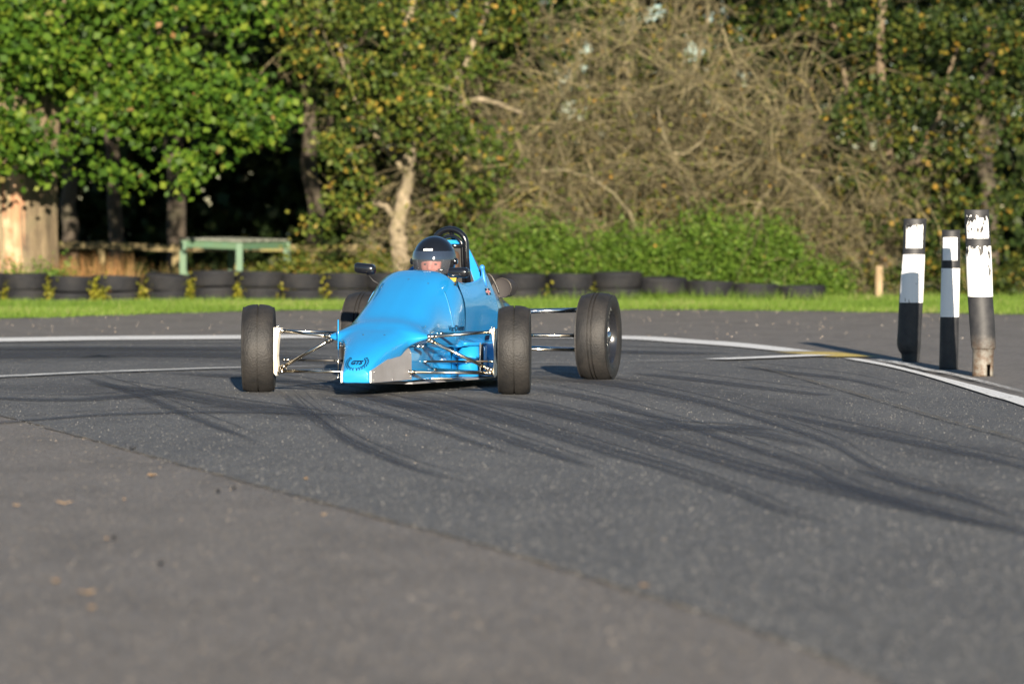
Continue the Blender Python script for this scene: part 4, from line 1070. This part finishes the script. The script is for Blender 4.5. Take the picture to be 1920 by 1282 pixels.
# tangled bare bush, centre right
O = Vector((P(1240, 401, 58.6).x, 58.6, 0)); bb = empty('bare_bush', O)
tag(bb, 'big tangled leafless bush of tan lichen covered branches behind the tyres', 'bush')
lines = twig_system(rng, (O.x, 59.2, 0), 27, .62, 3.2, (1.25, .62), 16, 13, (.028, .011, .0055, .0030), droop=.42, yflat=.5)
lines += twig_system(rng, (O.x - .7, 58.6, 0), 14, .35, 2.6, (1.1, .55), 14, 10, (.020, .009, .005, .0030), lean=(-1.0, .1, .1), droop=.35, yflat=.4)
lines += twig_system(rng, (O.x + .7, 58.6, 0), 13, .35, 2.6, (1.1, .55), 14, 10, (.020, .009, .005, .0030), lean=(.9, -.1, -.25), droop=.55, yflat=.4)
tw = twig_mesh('branches', lines, M_twig, rng, bb); rel([tw], O); tw['kind'] = 'stuff'
tips = np.array([l_[0][-1] for l_ in lines if len(l_[0]) == 5]); tips = tips[rng.permutation(len(tips))[:9000]]
lf_ = leaf_mesh('leaves', tips + rng.normal(size=tips.shape) * .03, .045, M_mid, rng, bb, tint=np.clip(rng.normal(.66, .16, len(tips)), 0, 1)); rel([lf_], O); lf_['kind'] = 'stuff'
gl = crown('leafy_growth', [(1130, 210, 60, 40, 58.8), (1010, 380, 60, 30, 58.2), (1210, 300, 50, 30, 59), (1330, 330, 60, 40, 58.6), (1180, 400, 70, 30, 58.2), (1400, 250, 50, 40, 59), (1300, 420, 70, 25, 58), (1060, 250, 40, 35, 59), (1440, 400, 50, 30, 58.4)], M_mid, rng, .055, 460, bb, .15, 9, .5, .5, .8, .9, .55, .2); rel([gl], O); gl['kind'] = 'stuff'
# main visible forked limb of the bush
tr = MB(); q = lambda x, y, d=57.9: P(x, y, d) - O
limb(tr, [q(1300, 470), q(1290, 380), q(1258, 290), q(1240, 240), q(1232, 200)], .026, .012, 7, .008, rng)
limb(tr, [q(1258, 290), q(1290, 285), q(1320, 255), q(1350, 190)], .024, .012, 7, .008, rng)
limb(tr, [q(1240, 560), q(1180, 400), q(1100, 330), q(1010, 320)], .022, .012, 7, .01, rng)
limb(tr, [q(1330, 560), q(1400, 420), q(1470, 330), q(1540, 320)], .022, .012, 7, .01, rng)
each(tr, 'limb', M_limb, bb)

# tall thin tree with bare limbs behind the bush
O = Vector((P(1180, 401, 62).x, 62.0, 0)); bt = empty('bare_tree', O)
tag(bt, 'tall sparse tree with bare upright limbs rising behind the tangled bush', 'tree')
tr = MB(); q = lambda x, y, d=62.0: P(x, y, d) - O
limb(tr, [q(1190, 545), q(1195, 400), q(1180, 250), q(1175, 80), q(1200, -120), q(1180, -420)], .11, .05, 9, .02, rng)
limb(tr, [q(1190, 330), q(1100, 180), q(1075, 60), q(1050, -120)], .05, .02, 7, .02, rng)
limb(tr, [q(1185, 300), q(1290, 160), q(1320, 40), q(1360, -120)], .05, .02, 7, .02, rng)
tr.obj('trunk', M_limb, bt)
lines = twig_system(rng, (O.x - .3, 62, 0), 9, .8, 4.6, (1.3, .6), 13, 9, (.028, .012, .007, .004), droop=.0)
lines += twig_system(rng, (O.x + 1.4, 62, 0), 7, .6, 4.8, (1.3, .6), 13, 9, (.028, .012, .007, .004), droop=.0)
tw = twig_mesh('branches', lines, M_twig, rng, bt); rel([tw], O); tw['kind'] = 'stuff'
lob = [(1010, 60, 70, 50, 61), (1080, 20, 60, 35, 61.5), (1180, 30, 70, 40, 62), (1010, 150, 45, 40, 61), (1120, 120, 30, 40, 62), (1260, 60, 60, 50, 62), (1250, 150, 50, 40, 62), (1330, 110, 50, 40, 62.4), (1400, 60, 60, 50, 62), (1420, 20, 70, 30, 62), (1150, 60, 50, 40, 61), (1060, 90, 40, 30, 61), (1200, 110, 50, 30, 61.4), (1370, 180, 40, 40, 61.6), (1460, 110, 40, 50, 60)]
up3 = [((1.6, 62, 5.6), (2.6, 1.8, 1.1), 3600), ((1.8, 62, 7.6), (2.4, 2.0, 1.4), 3000)]
cw = crown('crown', lob, M_mid, rng, .075, 330, bt, .16, 10, .4, .5, .8, .9, .42, .2, up3, .06); rel([cw], O)

# right hand tree
O = Vector((P(1662, 401, 58.6).x, 58.6, 0)); rt = empty('autumn_tree', O)
tag(rt, 'tree with slim reddish trunk and dark green and orange leaves behind the bollards', 'tree')
tr = MB(); q = lambda x, y, d=58.6: P(x, y, d) - O
limb(tr, [q(1658, 565), q(1656, 490), q(1664, 410), q(1662, 320), q(1664, 240), q(1650, 120), q(1660, -60), q(1700, -300)], .075, .05, 9, .012, rng)
limb(tr, [q(1662, 330), q(1720, 300), q(1760, 200), q(1800, 60)], .045, .02, 7, .02, rng)
limb(tr, [q(1660, 280), q(1600, 180), q(1560, 60), q(1540, -80)], .045, .02, 7, .02, rng)
limb(tr, [q(1700, 560), q(1712, 470), q(1700, 400), q(1730, 330)], .05, .02, 7, .02, rng)
tr.obj('trunk', M_bark_red, rt)
right_lobes = [(1500, 30, 60, 40, 58), (1590, 50, 80, 55, 57.6), (1690, 60, 90, 60, 57.4), (1800, 50, 90, 60, 57.2), (1900, 80, 70, 70, 57.2), (1560, 130, 50, 40, 58), (1640, 180, 70, 50, 57.4), (1730, 170, 75, 50, 57.2), (1830, 180, 80, 55, 57.2), (1920, 230, 60, 70, 57.2), (1600, 250, 50, 45, 57.8),
  (1700, 260, 60, 40, 57.4), (1800, 290, 75, 45, 57.2), (1610, 330, 50, 40, 57.8), (1700, 350, 60, 40, 57.6), (1800, 380, 70, 45, 57.4), (1900, 370, 60, 50, 57.4), (1650, 430, 45, 35, 57.8), (1740, 450, 60, 35, 57.6), (1840, 460, 70, 35, 57.6), (1930, 470, 50, 40, 57.6), (1740, 510, 50, 22, 57.8), (1880, 520, 60, 20, 57.8)]
up4 = [((5.6, 58.6, 5.0), (2.4, 2.0, 1.2), 4200), ((3.6, 59.2, 5.4), (1.6, 1.8, 1.2), 2600), ((5.5, 59, 7.2), (2.6, 2.2, 1.4), 3600), ((8.2, 58.8, 4.2), (1.6, 1.8, 2.2), 2600), ((5.5, 59, 9.2), (2.2, 2.0, 1.2), 1800)]
cw = crown('crown', right_lobes, M_right, rng, .082, 760, rt, .13, 18, .35, .5, 1.0, 1.0, .46, .2, up4, .03, .84, .45); rel([cw], O)

# darker trees standing in the wood behind
def wood_tree(px, d, r0, lob, label, m=M_bark_dark, lit=None):
    O = Vector((P(px, 401, d).x, d, 0)); e = empty('tree', O); tag(e, label, 'tree', 'trees in the dark wood')
    b = MB(); limb(b, [(0, 0, -.05), (.04, 0, 1.2), (-.06, 0, 2.6), (.1, 0, 4.4), (0, 0, 7)], r0, r0 * .5, 9, .02, rng)
    limb(b, [(.0, 0, 2.0), (.5, -.2, 2.9), (.9, -.2, 4.2)], r0 * .4, r0 * .15, 7, .02, rng); b.obj('trunk', m, e)
    A = []; T = []
    for c, r, n in lob:
        p_, tb = clump(rng, (O.x + c[0], d + c[1], c[2]), r, n, .28, 10); A.append(p_); T.append(tb)
    A = np.concatenate(A); T = np.concatenate(T)
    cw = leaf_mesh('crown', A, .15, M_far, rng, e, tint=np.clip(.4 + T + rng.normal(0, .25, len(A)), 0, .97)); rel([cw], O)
stdl = lambda k=1.0: [((0, 0, 5.2), (2.0 * k, 1.6, 1.5), 2600), ((.5, .3, 3.3), (1.7 * k, 1.3, .9), 1900), ((-.6, 0, 7.2), (1.9 * k, 1.5, 1.3), 1500)]
wood_tree(128, 62.5, .13, stdl(), 'dark trunk in shade immediately right of the thick split trunk')
wood_tree(212, 64, .12, stdl(), 'slim dark trunk in the wood left of the green table')
wood_tree(330, 66, .16, stdl(), 'dark brown trunk in the wood behind the left end of the green table')
wood_tree(585, 66, .14, stdl(), 'leaning dark tree in the wood between the green table and the pale trunk')
wood_tree(905, 67, .13, stdl(.6), 'dark tree behind the driver, right of the pale trunk')
wood_tree(1520, 66, .13, stdl(), 'dark tree between the tangled bush and the reddish trunk')
wood_tree(1850, 66, .15, stdl(), 'dark tree behind the rightmost bollard')
# the far wood as one mass
A = []
for x, z0, z1, n in ((-9, 0, 7, 6500), (-6.5, 0, 7, 8200), (-4.2, 0, 7, 7600), (-2.2, 0, 6.5, 5200), (-.4, 0, 6.5, 3800), (1.0, 0, 6.2, 3200), (2.8, 0, 6.4, 3000), (4.6, 0, 7, 4200), (6.6, 0, 7, 4600), (9, 0, 7, 4600)):
    for _ in range(n // 10):
        c = np.array([x + rng.normal() * .9, rng.uniform(74, 82), rng.uniform(z0, z1)]); A.append(c + rng.normal(size=(10, 3)) * .33)
for x in np.arange(-30, 31, 1.6):
    if abs(x) < 10: continue
    for _ in range(70):
        c = np.array([x + rng.normal() * 1.0, rng.uniform(70, 80), rng.uniform(0, 7.5 + 1.5 * math.sin(x))]); A.append(c + rng.normal(size=(10, 3)) * .5)
A = np.concatenate(A); A = A[A[:, 2] > .05]
for gx_, gy_, gr_ in ((1090, 95, 26), (968, 170, 28), (1055, 150, 36), (1070, 195, 32), (1345, 25, 20), (1290, 80, 20), (1400, 150, 18), (860, 30, 30), (600, 95, 26), (655, 85, 22), (1740, 200, 24), (1215, 30, 26), (1310, 95, 30), (560, 235, 16)):
    c_ = P(gx_, gy_, 78); A = A[np.hypot(A[:, 0] - c_.x, A[:, 2] - c_.z) > gr_ * 78 / FPX]
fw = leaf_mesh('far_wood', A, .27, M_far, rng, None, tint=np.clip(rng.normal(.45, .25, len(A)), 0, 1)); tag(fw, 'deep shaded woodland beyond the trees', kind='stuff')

# ------------------------------------------------------------------ undergrowth, weeds, grass
def bank(name, m, xs, d, h, n, size, label, tm=.5, sd=.22, ymax=1.2):
    A = []
    for _ in range(n // 12):
        x = rng.uniform(*xs); hh = h(x) * (1 + .16 * math.sin(x * .31) * math.sin(x * .083 + 2) + .10 * rng.normal()) * rng.uniform(0, 1) ** .75
        c = np.array([P(x, 401, d).x, d + rng.uniform(-.2, ymax) + (h(x) - hh) * -.5, hh]); A.append(c + rng.normal(size=(12, 3)) * .085)
    A = np.concatenate(A); A = A[A[:, 2] > .02]
    o = leaf_mesh(name, A, size, m, rng, None, wide=.55, tint=np.clip(rng.normal(tm, sd, len(A)), 0, 1), up=.6, face=.5); tag(o, label, kind='stuff'); return o
hgt = lambda x: .84 + .10 * math.sin(x / 67) + .06 * math.sin(x / 23 + 1) - max(0, (x - 1480) / 110) * .55 - max(0, (930 - x) / 90) * .3
bank('undergrowth', M_hedge, (850, 1590), 56.8, hgt, 42000, .048, 'bright green nettles and brambles in a bank behind the right hand tyres')
bank('undergrowth', M_mid, (470, 745), 57.6, lambda x: .42 + .14 * math.sin(x / 21), 7000, .05, 'low yellow green weeds under the green table and pale trunk', .62, .2, .7)
bank('undergrowth', M_hedge, (15, 118), 56.3, lambda x: .36 + .12 * math.sin(x / 9), 2000, .05, 'green weeds growing at the foot of the split trunk', .6, .2, .3)
bank('undergrowth', M_right, (1540, 2000), 57.6, lambda x: .35 + .1 * math.sin(x / 30), 8000, .06, 'dark brambles behind the bollards', .5, .22, .8)
def stalks(name, m, xs, d, n, h0, h1, wdt, label, tm=.5, sd=.25, dd=.5, z0=0):
    X = rng.uniform(P(xs[0], 401, d).x, P(xs[1], 401, d).x, n); Y = d + rng.uniform(-dd, dd, n); H = rng.uniform(h0, h1, n)
    lean = rng.normal(0, .25, (n, 2)) * H[:, None]; a = rng.uniform(0, math.pi, n); ux, uy = np.cos(a) * wdt, np.sin(a) * wdt
    V = np.stack([np.stack([X - ux, Y - uy, np.full(n, z0)], 1), np.stack([X + ux, Y + uy, np.full(n, z0)], 1), np.stack([X + lean[:, 0], Y + lean[:, 1], z0 + H], 1)], 1).reshape(-1, 3)
    o = fast_mesh(name, V, np.arange(3 * n).reshape(-1, 3), m, np.clip(rng.normal(tm, sd, n), 0, 1)); tag(o, label, kind='stuff'); return o
stalks('dry_grass', M_dry, (95, 250), 57.0, 900, .25, .62, .008, 'dried orange brown stalks behind the tyres near the split trunk', .75, .2)
stalks('dry_grass', M_dry, (250, 760), 58.5, 900, .2, .5, .007, 'dead stalks in the shade behind the tyres', .4, .3)
stalks('dry_grass', M_dry, (1570, 1650), 58.2, 300, .2, .45, .005, 'thin pale stalks beside the short wooden post', .7, .2)
stalks('tall_grass', M_hedge, (860, 1520), 56.9, 420, .3, .75, .006, 'tall loose grass growing up through the green bank', .6, .25, .4)
# grass blades over the verge
NB = 120000
X = rng.uniform(-8.2, 8.2, NB); ex = np.array([p_.x for p_ in edge]); ey = np.array([p_.y for p_ in edge]); YE = np.interp(X, ex, ey)
YE = YE + .14 * np.sin(X * 3.1) * np.sin(X * 1.3 + 1) + .10 * np.sin(X * 9.7) + rng.normal(0, .08, NB); u = rng.uniform(0, 1, NB) ** 1.25; Y = YE + .02 + u * (58.2 - YE)
H = rng.uniform(.03, .075, NB) * (1 + .5 * (rng.uniform(0, 1, NB) < .05)) * np.clip(.45 + (Y - YE) * 1.4, .45, 1) * (1 + .35 * np.sin(X * 2.1) * np.sin(Y * 1.7 + 1)) * (1 + .9 * np.exp(-((Y - 54.75) / .25) ** 2) * (.0 + 1.7 * np.clip((X + .5) / 1.5, 0, 1)))
lean = rng.normal(0, .32, (NB, 2)) * H[:, None]; a = rng.uniform(0, math.pi, NB); ux, uy = np.cos(a) * .0055, np.sin(a) * .0055
V = np.stack([np.stack([X - ux, Y - uy, np.full(NB, .0)], 1), np.stack([X + ux, Y + uy, np.full(NB, .0)], 1), np.stack([X + lean[:, 0], Y + lean[:, 1], H], 1)], 1).reshape(-1, 3)
patch = .52 + .2 * np.sin(X * 1.3 + 2) * np.cos(Y * .9) + rng.normal(0, .2, NB)
gr = fast_mesh('grass', V, np.arange(3 * NB).reshape(-1, 3), M_grass, np.clip(patch, 0, 1)); tag(gr, 'short bright green grass on the verge', kind='stuff')
# yellow weeds in the gaps between stacks
A = []
for cx, n in ((8, 50), (91, 90), (178, 160), (196, 90), (270, 70), (357, 120), (446, 80), (529, 30), (610, 50), (1025, 20), (1115, 20)):
    g = P(cx, 401, 54.9)
    for _ in range(n): A.append((g.x + rng.normal() * .035, g.y + .05 + rng.normal() * .08, abs(rng.normal()) * .14 + .02))
A = np.array(A); A[:, 2] = np.minimum(A[:, 2], .36)
o = leaf_mesh('moss', A, .045, M_moss, rng, None, tint=np.clip(rng.normal(.5, .25, len(A)), 0, 1)); tag(o, 'yellow moss and weeds in the gaps between tyre stacks', kind='stuff')

# ------------------------------------------------------------------ green table
O = P(449, 401, 57.2); O.z = 0; tb = empty('table', O)
tag(tb, 'green painted wooden table with weathered top standing behind the tyres', 'table')
dl = Vector((-.735, .34, 0)); dr_ = Vector((.55, 1.0, 0)); hz = .735; cor = {'n': (Vector((0, 0, 0)), .735), 'l': (dl, .765), 'r': (dr_, .742), 'f': (dl + dr_, .765)}
def plank(mb, a, b_, w0, h, off=Vector((0, 0, 0))):
    d = (b_ - a).normalized(); n_ = Vector((-d.y, d.x, 0)).normalized() * w0 / 2; z = Vector((0, 0, h / 2))
    vs = [a - n_ - z, a + n_ - z, a + n_ + z, a - n_ + z, b_ - n_ - z, b_ + n_ - z, b_ + n_ + z, b_ - n_ + z]
    mb.add([v + off for v in vs], [(0, 1, 2, 3), (7, 6, 5, 4), (0, 4, 5, 1), (1, 5, 6, 2), (2, 6, 7, 3), (3, 7, 4, 0)])
for k, (c, z) in cor.items():
    b = MB(); b.box(c.x - .042, c.x + .042, c.y - .042, c.y + .042, 0, z - .03); b.obj('leg', M_green, tb, False, .004)
def zt(c, z): return Vector((c.x, c.y, z))
for a, c in (('n', 'l'), ('n', 'r'), ('l', 'f'), ('r', 'f')):
    b = MB(); plank(b, zt(cor[a][0], cor[a][1] - .072), zt(cor[c][0], cor[c][1] - .072), .03, .085); b.obj('apron', M_green, tb, False)
b = MB(); b.add([Vector((cor['l'][0].x + .03, cor['l'][0].y - .03, .22)), Vector((cor['l'][0].x + .14, cor['l'][0].y - .06, .22)), Vector((cor['l'][0].x + .03, cor['l'][0].y - .03, .42))], [(0, 1, 2)])
b.f = []; v0 = cor['l'][0]; b.v = []
plank(b, Vector((v0.x + .16, v0.y - .07, .10)), Vector((v0.x + .03, v0.y - .02, .36)), .03, .05); b.obj('brace', M_green, tb, False)
for i in range(6):
    t = (i + .5) / 6; b = MB(); ext = .05
    a = zt(cor['n'][0], cor['n'][1]).lerp(zt(cor['r'][0], cor['r'][1]), -.04 + 1.08 * t); c = zt(cor['l'][0], cor['l'][1]).lerp(zt(cor['f'][0], cor['f'][1]), -.04 + 1.08 * t)
    d = (c - a).normalized() * ext; plank(b, a - d + Vector((0, 0, -.008)), c + d + Vector((0, 0, -.008)), .165, .024); b.obj('top_board', M_top, tb, False, .003)

# rail fence in the wood
fe = empty('fence', (0, 62.2, 0)); tag(fe, 'low wooden post and rail fence running through the wood behind the tyres', 'fence')
pxs = [-160, 20, 190, 330, 438, 590, 735, 900]
zr = [.70, .70, .70, .66, .665, .66, .66, .66]
W = [Vector(((p_ - 960) * 62.2 / FPX, 0, 0)) for p_ in pxs]
for i in range(len(W)):
    b = MB(); b.box(W[i].x - .05, W[i].x + .05, -.03, .05, -.02, zr[i] + .0); b.obj('post', M_wood, fe, False, .008)
    if i < len(W) - 1:
        b = MB(); a, c = W[i].copy(), W[i + 1].copy(); a.z, c.z = zr[i] - .06, zr[i + 1] - .06; a.y = c.y = -.06; a.x -= .02; c.x -= .035
        plank(b, a, c, .045, .095); b.obj('rail', M_wood, fe, False, .008)
g = G(1648, 551); b = MB(); b.tube([(0, 0, -.02), (0, 0, .2), (.006, 0, .375)], [.052, .050, .048], 14); po = b.obj('fence_post', M_post, None, True); smooth_by(po, 40); po.location = (g.x, 56.6, 0)
po.location.x = (1648 - 960) * 56.6 / FPX; po.data.transform(Matrix.Diagonal((.95, .95, 1.13, 1)))
tag(po, 'short pale round wooden post standing alone left of the bollards', 'post')

# ------------------------------------------------------------------ loose things on the asphalt
M_leafy = simple('fallen_leaf', (.26, .17, .09), .7, dirt=(.34, .26, .16), dscale=30)
M_dkbit = simple('rubber_crumb', (.02, .02, .022), .7)
def fallen(px, py, size, m, lab, nm='fallen_leaf', cat='leaf', grp='fallen leaves on the near asphalt', curl=.3):
    g = G(px, py, .0); b = MB(); n_ = 9; rs = random.Random(int(px * 7 + py))
    rim = []
    for k in range(n_):
        a = 2 * math.pi * k / n_; rr = size * (.8 + .35 * math.cos(2 * a) + rs.uniform(-.12, .12)); rim.append(Vector((rr * math.cos(a), rr * .7 * math.sin(a), .006 + curl * size * abs(math.cos(a)) ** 2)))
    vs = [Vector((0, 0, .004))] + rim + [v - Vector((0, 0, .002)) for v in [Vector((0, 0, .004))] + rim]
    fs = [(0, 1 + k, 1 + (k + 1) % n_) for k in range(n_)] + [(n_ + 1, n_ + 2 + (k + 1) % n_, n_ + 2 + k) for k in range(n_)] + [(1 + k, n_ + 2 + k, n_ + 2 + (k + 1) % n_, 1 + (k + 1) % n_) for k in range(n_)]
    b.add(vs, fs); o = b.obj(nm, m, None, False); o.location = (g.x, g.y, .004); o.rotation_euler = (0, 0, rs.uniform(0, 6)); tag(o, lab, cat, grp)
for px, py, sz, lab in ((103, 1096, .022, 'small pale yellow leaf on the near asphalt at lower left'), (162, 1118, .034, 'flat tan leaf just right of the small yellow leaf at lower left'), (171, 1146, .018, 'little tan leaf nearest to the camera at lower left'), (232, 941, .014, 'small orange leaf on the brown asphalt at left'),
      (120, 948, .034, 'broad tan leaf on the brown asphalt near the left edge'), (30, 952, .016, 'small cream leaf at the far left edge of the asphalt'), (284, 896, .034, 'long tan leaf lying before the asphalt joint'), (573, 902, .022, 'tan leaf on the dark track beyond the asphalt joint'),
      (606, 969, .014, 'small tan leaf on the brown asphalt close to the joint'), (1208, 1104, .018, 'pinkish tan leaf on the joint in the foreground centre'), (198, 1015, .014, 'cream leaf beside a black rubber crumb')):
    fallen(px, py, sz * .8, M_leafy, lab)
for px, py, sz, lab in ((212, 1014, .020, 'black rubber crumb beside a cream leaf'), (300, 1063, .020, 'flat black rubber crumb on the brown asphalt'), (408, 926, .018, 'black rubber crumb near the asphalt joint'), (438, 920, .018, 'black rubber crumb touching the asphalt joint'), (248, 846, .022, 'black lump lying on the joint at left')):
    fallen(px, py, sz, M_dkbit, lab, 'rubber_crumb', 'rubber', 'black rubber crumbs on the asphalt', .5)
# the stones of the surface standing proud of the binder, where they are near enough to be seen
def chips(name, n, y0, y1, power, smin, smax, mt, label, inside, tm, tsd):
    u = rng.uniform(0, 1, n); Y = (y0 ** -power + u * (y1 ** -power - y0 ** -power)) ** (-1 / power)
    X = rng.uniform(-.122, .122, n) * Y
    ppx = 960 + FPX * X / Y; ppy = HOR + FPX * CAM_H / Y
    nx = np.array([p_[0] for p_ in near_px][::-1], float); ny = np.array([p_[1] for p_ in near_px][::-1], float)
    trk = ppy < np.interp(ppx, nx, ny); fl = np.interp(ppx, np.array([q_[0] for q_ in far_px], float), np.array([q_[1] for q_ in far_px], float)); keep = (trk & (ppy > fl + 2)) if inside else ~trk
    X, Y = X[keep], Y[keep]; n = len(X); s_ = rng.uniform(smin, smax, n) * rng.uniform(.6, 1, n)
    a = rng.uniform(0, 2 * math.pi, n); V = []
    for k in range(3):
        r_ = s_ * rng.uniform(.7, 1.25, n); V.append(np.stack([X + np.cos(a + k * 2.1) * r_, Y + np.sin(a + k * 2.1) * r_, np.full(n, .0)], 1))
    V.append(np.stack([X + rng.normal(size=n) * s_ * .3, Y + rng.normal(size=n) * s_ * .3, (.006 if inside else .0004) + s_ * rng.uniform(.4, 1.1, n)], 1))
    V = np.stack(V, 1).reshape(-1, 3); b4 = (np.arange(n) * 4)[:, None]
    F = np.stack([b4 + np.array(q_) for q_ in ((0, 1, 3), (1, 2, 3), (2, 0, 3))], 1).reshape(-1, 3)
    t = np.repeat(np.clip(rng.normal(tm, tsd, n), 0, 1), 3)
    o = fast_mesh(name, V, F, mt, t); tag(o, label, kind='stuff')
M_chipt = foliage('track_stone', [(0, (.03, .032, .036)), (.5, (.10, .105, .11)), (.85, (.23, .23, .22)), (1, (.52, .50, .46))], 0, .8)
M_chipr = foliage('runoff_stone', [(0, (.04, .036, .034)), (.5, (.11, .10, .092)), (.85, (.21, .19, .165)), (1, (.48, .42, .34))], 0, .8)
chips('surface_stones', 210000, 10, 40, .6, .0020, .0052, M_chipt, 'small stones in the surface of the track', True, .5, .28)
chips('surface_stones', 110000, 9, 24, .6, .0016, .0040, M_chipr, 'small stones in the surface of the brown asphalt', False, .5, .28)
# scattered chips and grit as one
NP = 620; Vp, Fp = [], []; rs = random.Random(8)
for i in range(NP):
    if rs.random() < .45: y = rs.uniform(9.5, 24); x = rs.uniform(-.115, .115) * y
    else: y = rs.uniform(38.5, 50); x = rs.uniform(-.12, .12) * y
    ppy = HOR + FPX * CAM_H / y; ppx = 960 + FPX * x / y
    if y < 25 and ppy < 780 + (ppx) * .26: 
        if rs.random() < .85: continue
    s_ = rs.uniform(.0022, .0048) if y < 25 else rs.uniform(.004, .011)
    bse = len(Vp); z = .005
    for dx, dy, dz in ((1, 0, 0), (0, 1, 0), (-1, 0, 0), (0, -1, 0), (0, 0, .8)): Vp.append((x + dx * s_ * rs.uniform(.6, 1.2), y + dy * s_ * rs.uniform(.6, 1.2), z + dz * s_))
    Fp += [(bse, bse + 1, bse + 4), (bse + 1, bse + 2, bse + 4), (bse + 2, bse + 3, bse + 4), (bse + 3, bse, bse + 4)]
o = mesh_obj('loose_grit', Vp, Fp, simple('pale_grit', (.34, .27, .20), .9, dirt=(.55, .50, .44), dscale=3)); tag(o, 'pale stone chips and leaf scraps scattered on the asphalt', kind='stuff')
